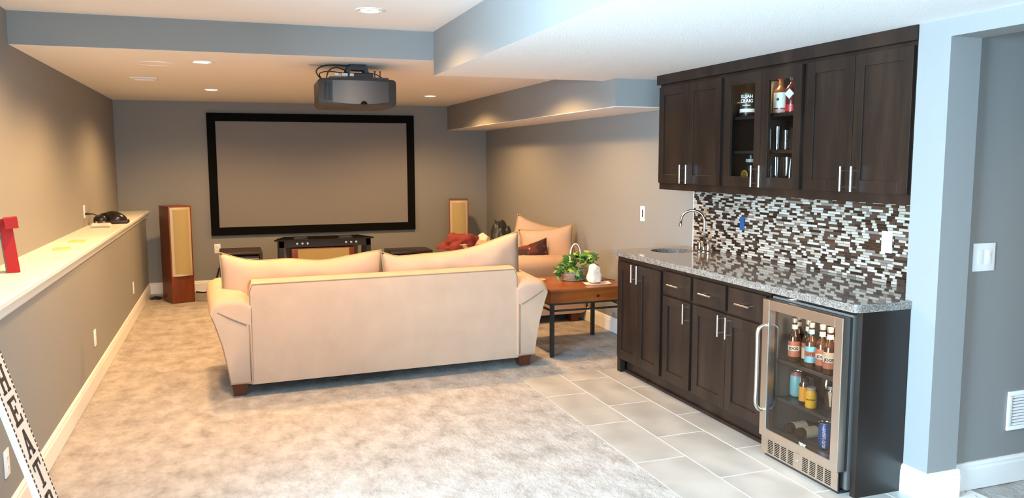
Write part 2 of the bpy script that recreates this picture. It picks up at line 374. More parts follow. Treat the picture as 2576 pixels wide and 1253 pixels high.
# ------------------------------------------------------------------ projector
p = thing('projector', 'dark grey ceiling projector with bowed front, hanging below the beam', 'projector', (.93, 6.0, ZC3))
def pbody(z0, z1, w, d0, bow, m, name, b=.01):
    pts = []
    for k in range(21):
        a = -1+2*k/20; pts.append((a*w, d0-bow*(1-abs(a)**2.4)))
    pts += [(w*1.0, d0+.06), (w*.97, d0+.40), (w*.8, d0+.44), (-w*.8, d0+.44), (-w*.97, d0+.40), (-w, d0+.06)]
    return pts
bp_ = pbody(0, 0, .285, .02, .075, None, '')
mbp = MB()
def ringed(pts, zs):
    n = len(pts); cx, cy = 0, .18; vs = []
    for z, sc_ in zs: vs += [(cx+(x-cx)*sc_, cy+(y-cy)*sc_, z) for x, y in pts]
    fs = [(k*n+i, k*n+(i+1) % n, (k+1)*n+(i+1) % n, (k+1)*n+i) for k in range(len(zs)-1) for i in range(n)]
    fs += [tuple(range(n))[::-1], tuple((len(zs)-1)*n+i for i in range(n))]; mbp.add(vs, fs)
ringed(bp_, [(-.322, .86), (-.317, .93), (-.304, .975), (-.285, 1.0), (-.138, 1.0), (-.124, .985), (-.115, .94)])
mbp.obj('body', GREYD, p, True)
# smooth bowed front panel, set proud of the body
fp = MB(); N = 30
def fpt(a, z, off):
    x = a*.262; y = .02-.075*(1-abs(a*.262/.285)**2.4)-off
    return (x, y, z)
lowz = lambda a: -.276-.026*(1-a*a)
fp.grid(lambda u, w: fpt(-.72+1.56*u, -.134+(lowz(-.72+1.56*u)+.134)*w, .006), N, 4)
n0 = len(fp.v); fp.grid(lambda u, w: fpt(-.72+1.56*u, -.134+(lowz(-.72+1.56*u)+.134)*w, -.002), N, 4)
fp.obj('front_panel', GREYP, p, 'all')
for k in range(7):
    a = -.95+.032*k
    MB().tube([fpt(a, -.146, .004), fpt(a, -.2, .004), fpt(a, lowz(a)+.01, .004)], .0028, 6).obj('vent_fin', BLACKP, p)
MB().prism([(.03+.024*math.cos(PI*k/12), -.302+.022*math.sin(PI*k/12)) for k in range(13)], 'y', -.066, -.05).obj('lens_hood', BLACKV, p)
B(-.20, .235, .04, .40, -.118, -.098, b=.004).obj('top_deck', GREYD, p)
B(-.05, .13, .09, .25, -.10, -.062, b=.006).obj('mount_plate', BLACKM, p)
mm = MB(); mm.prism([(-.055, -.068), (-.075, -.05), (-.06, -.018), (-.03, -.004), (.06, -.004), (.085, -.02), (.10, -.062), (.075, -.068), (.06, -.04), (-.03, -.04)], 'y', .10, .22); mm.box(-.05, .07, .08, .24, -.006, -.0006)
mm.obj('ceiling_mount', BLACKM, p)
for x in (.145, .185): MB().lathe([(.004, -.098), (.004, -.05), (.008, -.05), (.008, -.044), (0, -.044)], c=(x, .12, 0), seg=8).obj('bolt', BLACKM, p)
def smooth_path(P, n=6):
    P = [Vector(q) for q in P]; out = []
    for i in range(len(P)-1):
        a, b, c, d = P[max(i-1, 0)], P[i], P[i+1], P[min(i+2, len(P)-1)]
        for k in range(n):
            t = k/n; out.append(.5*((2*b)+(c-a)*t+(2*a-5*b+4*c-d)*t*t+(3*b-a-3*c+d)*t**3))
    return out+[P[-1]]
def cable(pts, r, m, parent, name='cable', n=6): return MB().tube(smooth_path(pts, n), r, 7).obj(name, m, parent, 'all')
cable([(-.03, .14, -.012), (-.14, .12, -.008), (-.24, .10, -.02), (-.29, .09, -.06), (-.26, .10, -.11), (-.22, .12, -.125)], .0055, BLACKP, p)
cable([(-.02, .16, -.07), (-.08, .14, -.04), (-.14, .13, -.022), (-.19, .13, -.045), (-.21, .13, -.09), (-.205, .14, -.118)], .0048, BLACKP, p)
cable([(0, .12, -.075), (-.10, .10, -.066), (-.20, .09, -.058), (-.265, .09, -.075), (-.25, .11, -.11), (-.20, .12, -.118)], .0045, GREYD, p)
cable([(.08, .10, -.06), (.14, .09, -.068), (.20, .10, -.098), (.225, .12, -.118)], .004, BLACKP, p)
WIRE = mat('pale_wire', (.6, .6, .6), .4)
cable([(-.02, .07, -.10), (.05, .05, -.112), (.12, .06, -.104), (.16, .10, -.09)], .003, WIRE, p)
for x, w in ((-.16, .03), (-.11, .045), (-.05, .03)): B(x, x+w, .06, .09, -.092, -.070, b=.003).obj('connector', WIRE, p)
B(-.33, -.19, .22, .225, -.0035, -.0007).obj('ceiling_clip', GREYD, p)
# ------------------------------------------------------------------ sofa and loveseat
def soft(v, amp, sc): return amp*noise.noise(Vector(v)*sc)
def pillow(name, w, h, t, m, parent=None, top=None, n=22, pinch=.06, seed=0, pipe=PIPING, wr=.006, pr=.005):
    """cushion in local XZ, thickness along Y, bottom edge at z=0"""
    mb = MB(); edge = []
    def rim(u, v):
        x = u*w/2*(1-pinch*(1-v*v)*.9); zt = (top(u) if top else h)
        z0 = pinch*h*.5*(1-u*u); z1 = zt-(0 if top else pinch*h*.8*(1-u*u))
        return x, z0+(z1-z0)*(v+1)/2
    def pt(u, v, s):
        x, z = rim(u, v); q = ((1-abs(u)**3.2)*(1-abs(v)**3.2)); q = max(q, 0)**.55
        y = s*t/2*q; y += soft((x*1.0+seed, z, s*3+seed), wr, 7)*q*2
        return (x, y, z+soft((x+seed*2, seed, z), wr*.6, 5)*q)
    for s in (-1, 1): mb.grid(lambda a, b: pt(2*a-1, 2*b-1, s), n*2 if w > h*1.5 else n, n)
    o = MB(); me = mb.mesh(name, m, 'all')
    bm = bmesh.new(); bm.from_mesh(me); bmesh.ops.remove_doubles(bm, verts=bm.verts[:], dist=1e-4); bmesh.ops.recalc_face_normals(bm, faces=bm.faces[:]); bm.to_mesh(me); bm.free()
    ob = link(name, me, parent)
    if pipe:
        k = 26; ring = [(2*i/k-1, -1) for i in range(k)]+[(1, 2*i/k-1) for i in range(k)]+[(1-2*i/k, 1) for i in range(k)]+[(-1, 1-2*i/k) for i in range(k)]
        MB().tube([(rim(u, v)[0], 0, rim(u, v)[1]) for u, v in ring], pr, 6, True).obj('piping', pipe, ob, 'all')
    return ob
def make_sofa(name, label, loc, rz, HW, legs_h=.085, tops=None):
    t = thing(name, label, 'sofa', loc, rz)
    z0 = legs_h
    # back frame
    back = MB(); n = 18
    prof = [(0, z0), (-.004, z0+.02), (-.002, .4), (.01, .72), (.022, .765), (.05, .783), (.12, .787), (.17, .775), (.20, .74), (.22, .5), (.22, z0)]
    back.prism([(y, z) for y, z in prof], 'x', -HW+.012, HW-.012)
    # shoulders rounded off at both top corners
    for i, v in enumerate(back.v):
        if v[2] > .73: back.v[i] = (v[0]*(1-(v[2]-.73)*.42), v[1], v[2])
    bo = back.obj('back_frame', FABRIC, t, True)
    MB().tube([(-HW+.02, -.001, z0+.02), (-HW+.016, .004, .45), (-HW+.018, .012, .72), (-HW+.036, .022, .765), (HW-.036, .022, .765), (HW-.018, .012, .72), (HW-.016, .004, .45), (HW-.02, -.001, z0+.02)], .0045, 6).obj('welt', SEAM, bo, 'all')
    # rolled flared arms
    ap = [(-.03, z0), (.125, z0), (.142, .20), (.172, .36), (.212, .50), (.240, .585), (.243, .635), (.222, .680), (.175, .705), (.105, .712), (.03, .705), (-.03, .67)]
    for s in (-1, 1):
        am = MB(); secs = [(-.012, .90), (-.002, .955), (.02, .985), (.06, 1.0), (.5, 1.0), (.86, 1.0), (.90, .985), (.92, .93)]; k = len(ap); cx, cz = .08, .40; vs = []
        for y, q in secs:
            drop = -.045*max(0, 1-(y+.012)/.16)
            vs += [(s*(HW+cx+(x-cx)*q), y, max(z0, cz+(z-cz)*q+(drop if z > .6 else 0))) for x, z in ap]
        fs = [(a*k+i, a*k+(i+1) % k, (a+1)*k+(i+1) % k, (a+1)*k+i) for a in range(len(secs)-1) for i in range(k)]+[tuple(range(k)), tuple((len(secs)-1)*k+i for i in range(k))]
        am.add(vs, fs); a_ = am.obj('arm', FABRIC, t, True)
        MB().tube([(s*(HW+.012), -.014, .50), (s*(HW+.10), -.015, .545), (s*(HW+.19), -.010, .595), (s*(HW+.235), .02, .60)], .004, 6).obj('seam', SEAM, a_, 'all')
        MB().tube([(s*(HW-.006), -.014, z0+.03), (s*(HW-.006), -.014, .50)], .004, 6).obj('seam', SEAM, a_, 'all')
    B(-HW-.02, HW+.02, .01, .88, z0, .30, b=.015).obj('base', FABRIC, t, True)
    for s in (-1, 1):
        B(s*HW/2-HW/2+.006+(.02 if s < 0 else 0), s*HW/2+HW/2-.006-(.02 if s > 0 else 0), .20, .93, .302, .46, b=.05).obj('seat_cushion', FABRIC, t, True)
    for sx in (-1, 1):
        for y in (.10, .80):
            lx = sx*(HW+.065); lm = MB(); a, b = .052, .040
            lm.add([(lx-b, y-b, 0), (lx+b, y-b, 0), (lx+b, y+b, 0), (lx-b, y+b, 0), (lx-a, y-a, z0), (lx+a, y-a, z0), (lx+a, y+a, z0), (lx-a, y+a, z0)], [(0, 1, 2, 3), (4, 5, 6, 7), (0, 1, 5, 4), (1, 2, 6, 5), (2, 3, 7, 6), (3, 0, 4, 7)])
            lm.obj('leg', LEGW, t)
    return t
love_z = .955
SOFA_A = math.radians(2.3)
sofa = make_sofa('sofa', 'long beige microfiber sofa seen from behind, facing the screen', (1.070, 5.585, 0), SOFA_A, .985)
topL = lambda u: .434+.075*max(0, -u-.35)**1.2*1.3+.055*max(0, u-.66)**1.0*2.2-.012*math.sin(u*7)-.012*(1-u*u)
topR = lambda u: .418+.147*max(0, (u+.25)/1.25)**1.5+.035*max(0, (-u-.8)/.2)-.005*math.sin(u*6)
c1 = pillow('back_cushion', 1.150, .5, .25, FABRIC, sofa, topL, seed=1, wr=.010, pinch=.02); c1.location = (-.562, .335, .455); c1.rotation_euler = (-.12, 0, 0)
c2 = pillow('back_cushion', 1.120, .5, .25, FABRIC, sofa, topR, seed=5, wr=.010, pinch=.02); c2.location = (.574, .335, .455); c2.rotation_euler = (-.12, 0, 0)
love = make_sofa('loveseat', 'beige loveseat standing against the right wall behind the wooden table', (3.285, 7.95, 0), PI/2, .72); love.scale.z = love_z
def place(o, c, w, h):
    """orient a cushion: base centre c, width direction w, height direction h"""
    X = Vector(w).normalized(); Z = Vector(h); Z = (Z-X*Z.dot(X)).normalized(); Y = Z.cross(X)
    m = Matrix((X, Y, Z)).transposed().to_4x4(); m.translation = c; o.matrix_world = m
def cushion(name, label, c, w, h, W_, H_, T_, m, seed, **k):
    o = pillow(name, W_, H_, T_, m, None, seed=seed, pinch=.10, **k); place(o, c, w, h); return tag(o, label, 'cushion', 'loose cushions on the loveseat')
cushion('loose_cushion', 'beige cushion standing on one corner at the back of the loveseat', (2.88, 7.62, .50), (.80, -.35, -.25), (.10, .25, .85), .52, .50, .20, FABRIC, 3)
cushion('loose_cushion', 'beige cushion leaning above the near arm of the loveseat, beside the plant', (2.965, 7.26, .475), (.86, -.42, .10), (.28, .16, .75), .56, .48, .22, FABRIC, 9)
def redpat():
    t = NT('red_pattern_fabric'); ch = t.n('ShaderNodeTexVoronoi', distance='MANHATTAN'); ch.inputs['Scale'].default_value = 13; t.l(t.coord((1, 1, 1.6)), ch.inputs['Vector'])
    sp = t.n('ShaderNodeSeparateColor'); t.l(ch.outputs['Color'], sp.inputs[0])
    c = t.ramp(sp.outputs[0], [(0, hexc('2e0c0a')), (.45, hexc('5a1712')), (.70, hexc('3c100d')), (.82, hexc('b77a52')), (.9, hexc('6d1d16'))]); c.node.color_ramp.interpolation = 'CONSTANT'
    t.l(c, t.b.inputs['Base Color']); t.b.inputs['Roughness'].default_value = .75; return t.m
cushion('patterned_cushion', 'dark red cushion with geometric pattern leaning behind the near arm', (2.70, 7.15, .465), (.93, -.15, .20), (.25, .12, .80), .54, .33, .16, redpat(), 12, pipe=None)
# clothes heaped on the loveseat
def heap(name, label, c, sx, sy, sz, m, seed, cat, rot=0):
    mb = MB(); 
    def fn(a, b):
        th = 2*PI*a; ph = PI/2*b; r = math.cos(ph)
        d = 1+.30*noise.noise((math.cos(th)*r*1.6+seed, math.sin(th)*r*1.6, math.sin(ph)*1.5))+.12*noise.noise((math.cos(th)*r*5+seed, math.sin(th)*r*5, math.sin(ph)*5))
        return (sx*r*math.cos(th)*d, sy*r*math.sin(th)*d, max(0, sz*math.sin(ph)*d))
    mb.grid(fn, 48, 18); o = mb.obj(name, m, None, 'all', loc=c); o.rotation_euler = (0, 0, rot); return tag(o, label, cat)
heap('red_garment', 'crumpled dark red garment draped over the far arm of the loveseat', (2.50, 8.79, .580), .25, .18, .19, mat('red_cotton', '6e2624', .9, var=.2, vscale=12), 2, 'clothing')
heap('white_garment', 'folded white cloth between the red garment and black bag', (2.765, 8.80, .640), .075, .11, .095, mat('white_cotton', 'cfc8b8', .9), 4, 'clothing')
heap('black_bag', 'shiny black bag lying on the loveseat beside the white cloth', (2.85, 8.44, .445), .16, .15, .44, mat('black_leather', (.02, .021, .02), .28, bump=.5, bscale=14, bdist=.03), 8, 'bag')
# ------------------------------------------------------------------ end table and what stands on it
et = thing('end_table', 'square brown wooden end table with black iron legs', 'table', (2.39, 5.83, 0))
TX, TY, TZ = .72, .70, .555
B(0, TX, 0, TY, TZ-.022, TZ, b=.006).obj('table_top', TABLEW, et, True)
am = MB(); am.box(.008, TX-.008, .008, .03, TZ-.115, TZ-.022).box(.008, TX-.008, TY-.03, TY-.008, TZ-.115, TZ-.022).box(.008, .03, .03, TY-.03, TZ-.115, TZ-.022).box(TX-.03, TX-.008, .03, TY-.03, TZ-.115, TZ-.022)
am.obj('apron', TABLEW, et)
km = MB(); km.lathe([(0, -.012), (.012, -.010), (.008, -.002), (.008, .003)], c=(.42, .008, TZ-.07), ax='y', seg=14); km.obj('knob', mat('dark_knob', '3a170a', .4), et, True)
for x in (.012, TX-.042):
    for y in (.012, TY-.042): B(x, x+.03, y, y+.03, 0, TZ-.115).obj('leg', BLACKM, et)
fr = MB(); fr.box(.0, TX, .0, .034, TZ-.127, TZ-.114).box(.0, TX, TY-.034, TY, TZ-.127, TZ-.114).box(0, .034, .034, TY-.034, TZ-.127, TZ-.114).box(TX-.034, TX, .034, TY-.034, TZ-.127, TZ-.114); fr.obj('iron_frame', BLACKM, et)
st = MB()
for z in (TZ-.185,): st.box(.04, TX-.04, .02, .034, z, z+.014).box(.04, TX-.04, TY-.034, TY-.02, z, z+.014).box(.02, .034, .04, TY-.04, z, z+.014).box(TX-.034, TX-.02, .04, TY-.04, z, z+.014)
st.obj('stretcher', BLACKM, et)
# coaster
MB().lathe([(.028, 0), (.046, 0), (.048, .006), (.046, .012), (.030, .012), (.028, .006), (.028, 0)], seg=28).obj('ring_coaster', mat('pale_wood', 'd3b585', .6), None, True, loc=(2.505, 6.33, TZ+.0005))
tag(bpy.data.objects['ring_coaster'], 'small pale wooden ring lying on the end table beside the sofa arm', 'coaster')
# wicker basket of ivy
bk = thing('ivy_basket', 'white wicker basket of green ivy on the end table', 'plant', (2.79, 6.27, TZ))
WICK = mat('white_wicker', 'b39a80', .8, var=.25, vscale=40)
for k in range(8):
    z = .008+.0125*k; rx = .098+.010*(k/7); r_ = []
    for i in range(48):
        a = 2*PI*i/48; w = .004*math.sin(12*a+(PI if k % 2 else 0)); r_.append(((rx+w)*math.cos(a), (rx*.75+w)*math.sin(a), z))
    MB().tube(r_, .0068, 6, True).obj('woven_strand', WICK, bk, 'all')
MB().lathe([(0, .002), (.092, .002), (.098, .09), (0, .092)], seg=28, sy=.75).obj('soil', mat('soil', '2a1d13', 1), bk)
MB().tube([(-.045*1.0+.01, -.01, .09)]+[(.01-.05*math.cos(PI*i/16), -.01, .20+.115*math.sin(PI*i/16)) for i in range(17)]+[(.055, -.01, .09)], .006, 8).obj('basket_handle', mat('ivory_cane', 'd8cdb6', .5), bk, 'all')
def ivy_leaf():
    pts = [(0, 0), (.30, -.12), (.52, .10), (.34, .30), (.46, .62), (.16, .62), (0, 1.05)]
    out = pts+[(-x, y) for x, y in pts[-2:0:-1]]
    mb = MB(); n = len(out)
    vs = [(0, .38, .03)]+[(x, y, -.16*abs(x)-.10*max(0, y-.3)) for x, y in out]
    return vs, [(0, 1+i, 1+(i+1) % n) for i in range(n)]
LV, LF = ivy_leaf()
LM = [mat('ivy_green', '3d6a22', .5, var=.25, vscale=20), mat('ivy_dark', '27501c', .5, var=.2, vscale=20), mat('ivy_pale', '8fa552', .5, var=.25, vscale=25)]
lmesh = []
for m in LM:
    mb = MB(); mb.add(LV, LF); lmesh.append(mb.mesh('leaf', m))
rl = random.Random(11)
def leaf(p, d, size, k):
    Y = Vector(d).normalized(); Z = Vector((rl.uniform(-.3, .3), -.55+rl.uniform(-.3, .2), .75)); X = Y.cross(Z).normalized(); Z = X.cross(Y)
    m = Matrix((X, Y, Z)).transposed().to_4x4() @ Matrix.Scale(size, 4); m.translation = p
    o = link('leaf', lmesh[k], bk); o.matrix_local = m
for i in range(130):
    a = rl.uniform(0, 2*PI); rr = rl.uniform(.0, 1)**.6
    x, y = .160*rr*math.cos(a)+.025, .11*rr*math.sin(a); z = .115+.10*(1-rr**2)*rl.uniform(.3, 1.15)+.055*max(0, x/.13)-.05*max(0, -x/.13)*rr
    leaf((x, y, z), (math.cos(a)+.3*rl.uniform(-1, 1), math.sin(a)*.8-.25, rl.uniform(-.5, .35)), rl.uniform(.046, .076), rl.choice([0, 0, 0, 1, 1, 2]))
vine = mat('ivy_stem', '5a4a2a', .7)
def trail(pts, n, sz):
    P = smooth_path(pts, 6); MB().tube(P, .0018, 5).obj('stem', vine, bk, 'all')
    for i in range(n):
        q = P[int((len(P)-1)*(i+.6)/n)]; leaf(q, (rl.uniform(-.6, .6), -.4, -.8), sz*rl.uniform(.7, 1.1), rl.choice([0, 1, 2]))
trail([(-.09, -.03, .11), (-.14, -.05, .13), (-.165, -.06, .08), (-.17, -.07, .03)], 6, .042)
trail([(.09, 0, .12), (.16, .0, .145), (.21, .0, .13), (.235, .0, .10)], 2, .055)
trail([(-.02, -.075, .11), (-.015, -.10, .08), (-.02, -.10, .035)], 4, .05)
trail([(.02, -.075, .11), (.025, -.105, .07), (.02, -.105, .03)], 4, .045)
# salt lamp on a folded napkin
nm = MB(); nm.grid(lambda a, b: (-.10+.22*a+.03*b, -.065+.13*b-.03*a, .003+.010*max(0, a-.75)**1.2*3+.006*max(0, .2-a)*2), 14, 8); n0 = len(nm.v)
nm.grid(lambda a, b: (-.10+.22*a+.03*b, -.065+.13*b-.03*a, .001+.010*max(0, a-.75)**1.2*3+.006*max(0, .2-a)*2), 14, 8)
nm.obj('napkin', mat('napkin_white', 'e3ddd2', .9), None, 'all', loc=(2.862, 6.02, TZ)); tag(bpy.data.objects['napkin'], 'white folded paper napkin under the salt lamp', 'napkin')
sl = thing('salt_lamp', 'white rock salt lamp on a wooden disc, on the napkin', 'lamp', (2.868, 6.015, TZ+.004))
MB().lathe([(0, 0), (.044, 0), (.046, .006), (.044, .014), (0, .014)], seg=28).obj('wooden_base', mat('lamp_base_wood', 'a2653a', .5), sl, True)
sm = MB()
def rock(a, b):
    th = 2*PI*a; z = .012+.155*b; r = .058*max(0, 1-b**12)**.5*(1.06-.13*b)*(.86+.14*min(1, b*6))
    c, q = math.cos(th), math.sin(th); r *= (abs(c)**3.2+abs(q)**3.2)**(-1/3.2)*.93
    r *= 1+.22*noise.noise((c*1.3+3, q*1.3, z*11))+.10*noise.noise((c*3.5, q*3.5, z*26))
    return (r*c, r*q*.85, z-.022*max(0, c)*b**2)
sm.grid(rock, 26, 18); sm.obj('salt_rock', mat('salt_crystal', 'e6d6c4', .55, var=.08, vscale=30, bump=.6, bscale=45, bdist=.008), sl, True)
cable([(.045, .01, .008), (.12, .03, .02), (.17, .05, .012), (.22, .06, .004)], .003, BLACKP, sl, 'power_cord')
# wall plug and cord under the table
oc = thing('wall_outlet', 'white outlet low on the right wall beneath the end table', 'outlet', (XR, 5.93, .37))
B(-.006, -.0005, -.036, .036, -.058, .058, b=.002).obj('cover_plate', PLATE, oc, True); B(-.03, -.006, -.014, .014, .0, .03, b=.004).obj('plug', PLATE, oc, True)
cable([(-.03, 0, .012), (-.05, .0, -.02), (-.04, .02, -.13), (-.05, -.04, -.22), (-.06, -.12, -.30), (-.06, -.22, -.34)], .0032, BLACKP, oc, 'cord')
# ------------------------------------------------------------------ tower speakers, stand, boxes by the screen
def tower(label, loc, rz):
    t = thing('tower_speaker', label, 'speaker', loc, rz, 'tower speakers beside the screen')
    W2, D, H = .124, .34, 1.09
    B(-W2, W2, 0, D, .0, H, b=.004).obj('cabinet', CHERRY, t, True)
    def arc(k, w, y0, bow): return [(-w+2*w*i/k, y0-bow*(1-(2*i/k-1)**2)) for i in range(k+1)]
    a = arc(14, .110, 0, .03); MB().prism(a+[(.110, .0), (-.110, .0)][:0], 'z', .305, H-.012).obj('grille_frame', SILVER, t, True)
    g = arc(14, .084, -.014, .019); MB().prism(g, 'z', .330, H-.035).obj('grille_cloth', CREAMG, t, True)
    return t
tower('cherry tower speaker with cream grille standing left of the screen', (-.527, 9.63, 0), .36)
tower('cherry tower speaker with cream grille standing right of the screen', (2.755, 9.80, 0), -.27)
bf = MB().lathe([(0, 0), (.065, 0), (.065, .01), (.04, .022), (0, .03)], seg=20); o = bf.obj('cable_puck', BLACKP, None, True, loc=(-.85, 10.02, .002)); tag(o, 'flat black disc on the carpet behind the left tower speaker', 'base')
ts = thing('media_stand', 'black glass media stand with clipped corners below the screen', 'stand', (1.07, 9.62, 0))
gt = [(-.575, .0), (.555, .0), (.575, .04), (.44, .44), (-.46, .44), (-.595, .04)]
MB().prism(gt, 'z', .655, .668).obj('glass_top', BLACKG, ts)
fr = MB(); fr.box(-.54, .53, .03, .06, .575, .653); fr.obj('front_rail', BLACKP, ts)
for x in (-.335, -.275, -.215, .235, .295, .355): MB().lathe([(.006, .0), (.013, -.002), (.013, -.008), (.006, -.009), (.005, -.004), (0, -.004)], c=(x, .03, .618), ax='y', seg=16).obj('knob', NICKEL, ts, True)
for x in (-.54, .475):
    for y in (.03, .38): B(x, x+.055, y, y+.05, 0, .654).obj('leg', BLACKP, ts)
B(-.54, .53, .03, .43, .10, .115).obj('lower_shelf', BLACKG, ts); B(-.54, .53, .03, .43, .33, .345).obj('shelf', BLACKG, ts)
B(-.46, .43, .40, .41, .35, .64).obj('back_panel', mat('stand_back', (.30, .26, .22), .6), ts)
cs = thing('centre_speaker', 'long centre speaker with cream grille and cherry ends inside the media stand', 'speaker', (1.04, 9.66, .346))
B(-.37, .36, 0, .30, 0, .215, b=.006).obj('cabinet', CHERRY, cs, True); MB().prism([(-.30+.6*i/14, -.022*(1-(2*i/14-1)**2)) for i in range(15)], 'z', .012, .203).obj('grille', CREAMG, cs, True)
for x, w, lab in ((-.22, .10, 'left'), (.22, .10, 'right')):
    b_ = thing('remote_box', 'small dark box on the %s half of the glass stand top' % lab, 'box', (1.05+x*1.2, 9.80, .6685)); B(-w*.8, w*.8, -.07, .07, 0, .012, b=.003).obj('case', BLACKP, b_, True); B(-w*.6, w*.6, -.0712, -.070, .003, .009).obj('front_window', GREYP, b_)
sb = thing('subwoofer', 'low black box standing right of the media stand', 'subwoofer', (2.12, 9.72, 0))
B(-.27, .27, 0, .42, .02, .47, b=.008).obj('cabinet', mat('black_ash', '2a1b14', .35), sb, True); B(-.255, .255, -.012, .0, .03, .44, b=.006).obj('grille', BLACKV, sb)
for x in (-.24, .21):
    for y in (.03, .36): B(x, x+.03, y, y+.03, 0, .02).obj('foot', BLACKP, sb)
rk = thing('equipment_rack', 'black equipment rack with stacked components behind the sofa cushion', 'rack', (.10, 9.32, 0))
B(-.23, .23, 0, .55, .555, .575, b=.003).obj('top', mat('rack_top', '3a2a1e', .3), rk)
for x in (-.23, .20):
    for y in (0, .52): B(x, x+.03, y, y+.03, 0, .556).obj('post', BLACKP, rk)
for z in (.03, .22, .38): B(-.22, .22, .01, .54, z, z+.015).obj('shelf', BLACKG, rk)
for z, h in ((.046, .15), (.236, .12), (.396, .13)):
    c_ = B(-.19, .19, .03, .45, z, z+h, b=.004).obj('component', BLACKP, rk, True); B(-.19, .19, .022, .03, z+h*.75, z+h*.82).obj('trim_strip', NICKEL, c_)
cable([(-.40, 9.72, .10), (-.28, 9.62, .11), (-.19, 9.55, .22), (-.135, 9.46, .40)], .010, BLACKP, None, 'speaker_cable'); tag(bpy.data.objects['speaker_cable'], 'thick black cable hanging between the left speaker and the rack', 'cable')
# ------------------------------------------------------------------ wall plates
def outlet_plate(label, loc, rz, w=.036, h=.058, sockets=True, name='wall_outlet', g=None):
    t = thing(name, label, 'outlet', loc, rz, g)
    B(-w, w, -.0065, -.0004, -h, h, b=.002).obj('cover_plate', PLATE, t, True)
    if sockets:
        for z in (-.021, .021):
            s_ = B(-.016, .016, -.008, -.0065, z-.013, z+.013, b=.003).obj('socket', PLATE, t, True)
            for x in (-.006, .006): B(x-.0012, x+.0012, -.0083, -.0079, z-.004, z+.006).obj('slot', DARKIN, s_)
    return t
outlet_plate('white outlet low on the half wall, nearest the far speaker', (XL, 8.755, .325), PI/2)
outlet_plate('white outlet low on the half wall, midway along the baseboard', (XL, 6.275, .337), PI/2)
outlet_plate('white outlet low on the half wall, partly behind the leaning sign', (XL, 3.83, .307), PI/2)
outlet_plate('white outlet on the left wall above the ledge with a black plug', (XLU, 8.006, 1.145), PI/2)
outlet_plate('white outlet on the far wall beside the equipment rack', (-.16, YW, .52), 0)
outlet_plate('white outlet on the mosaic backsplash near the column', (XR-.009, 3.322, 1.147), -PI/2)
sw = outlet_plate('white wall plate with dark rocker on the wall left of the mosaic', (XR, 6.015, 1.132), -PI/2, .037, .064, False, 'wall_switch'); sw['category'] = 'switch'
B(-.002, .016, -.0085, -.006, -.028, .035, b=.002).obj('rocker', mat('brown_rocker', '3b2720', .4), sw)
hs = outlet_plate('wide white double switch plate on the hall wall', (3.322, YO, 1.130), 0, .068, .066, False, 'wall_switch'); hs['category'] = 'switch'
B(-.042, -.010, -.0095, -.006, -.034, .034, b=.002).obj('rocker', PLATE, hs, True); B(.010, .042, -.0095, -.006, -.034, .034, b=.002).obj('rocker', PLATE, hs, True); B(.020, .030, -.013, -.0095, .002, .018, b=.002).obj('dimmer_slider', TRIM, hs, True)
vt = thing('return_air_vent', 'white louvred air vent low on the hall wall', 'vent', (3.71, YO, .362))
vm = MB(); vm.box(-.172, .172, -.012, -.0004, .076, .097, b=.003).box(-.172, .172, -.012, -.0004, -.097, -.076, b=.003).box(-.172, -.148, -.012, -.0004, -.076, .076, b=.003).box(.148, .172, -.012, -.0004, -.076, .076, b=.003); vm.obj('frame', PLATE, vt, True)
B(-.15, .15, -.002, -.0005, -.078, .078).obj('duct', mat('vent_shadow', (.2, .2, .2), .8), vt)
for k in range(10): MB().box(-.148, .148, -.0012, .0012, -.0058, .0058).xf(Matrix.Translation((0, -.007, -.0684+.0152*k)) @ Matrix.Rotation(-.6, 4, 'X')).obj('louvre', PLATE, vt)
# ------------------------------------------------------------------ things on the ledge and the sign
rd = thing('red_letter', 'red standing letter ornament with dark face on the ledge', 'ornament', (-1.085, 4.80, ZL))
RED = mat('red_enamel', (.40, .016, .012), .55, spec=.2); FACE = mat('letter_face', '4a3722', .4, var=.4, vscale=14)
rm = MB(); d0, d1 = -.001, .062
def slab(mb, poly, a, b): mb.prism(poly, 'x', a, b)
leg = [(-.02, 0), (.02, 0), (.10, .285), (.055, .285)]
slab(rm, [(-.005, .0), (.040, .0), (.055, .285), (.010, .285)], -.028, .030); rm.obj('stem', RED, rd)
B(-.006, .056, -.050, .055, .235, .292, b=.001).obj('top_arm', RED, rd)
B(-.026, .028, .04, .12, .0, .065, b=.001).obj('foot_arm', RED, rd)
fm2 = MB(); slab(fm2, [(-.05, .292), (-.05, .235), (.0, .232), (-.005, .0), (.12, .0), (.12, .07), (.05, .08), (.07, .292)], -.034, -.0285); fm2.obj('face', FACE, rd)
rd.rotation_euler = (0, math.radians(-5), math.radians(14))
YEL = mat('pale_yellow_card', 'd8c47a', .6)
def tray(label, loc, rz):
    t = thing('card_tray', label, 'coaster', loc, rz, 'pale yellow coasters on the ledge')
    B(-.052, .052, -.052, .052, 0, .004, b=.001).obj('base', YEL, t); m = MB()
    m.box(-.052, .052, -.052, -.046, .004, .009).box(-.052, .052, .046, .052, .004, .009).box(-.052, -.046, -.046, .046, .004, .009).box(.046, .052, -.046, .046, .004, .009); m.obj('rim', YEL, t)
tray('pale yellow square coaster on the ledge, nearer the red letter', (-1.065, 5.98, ZL+.0005), .1)
tray('pale yellow square coaster on the ledge, nearer the game controller', (-1.055, 6.52, ZL+.0005), -.05)
gc = thing('game_controller', 'white game controller lying on the ledge', 'controller', (-1.075, 7.86, ZL+.001), 0)
WHP = mat('white_plastic', 'dcd6cc', .35)
gm = MB()
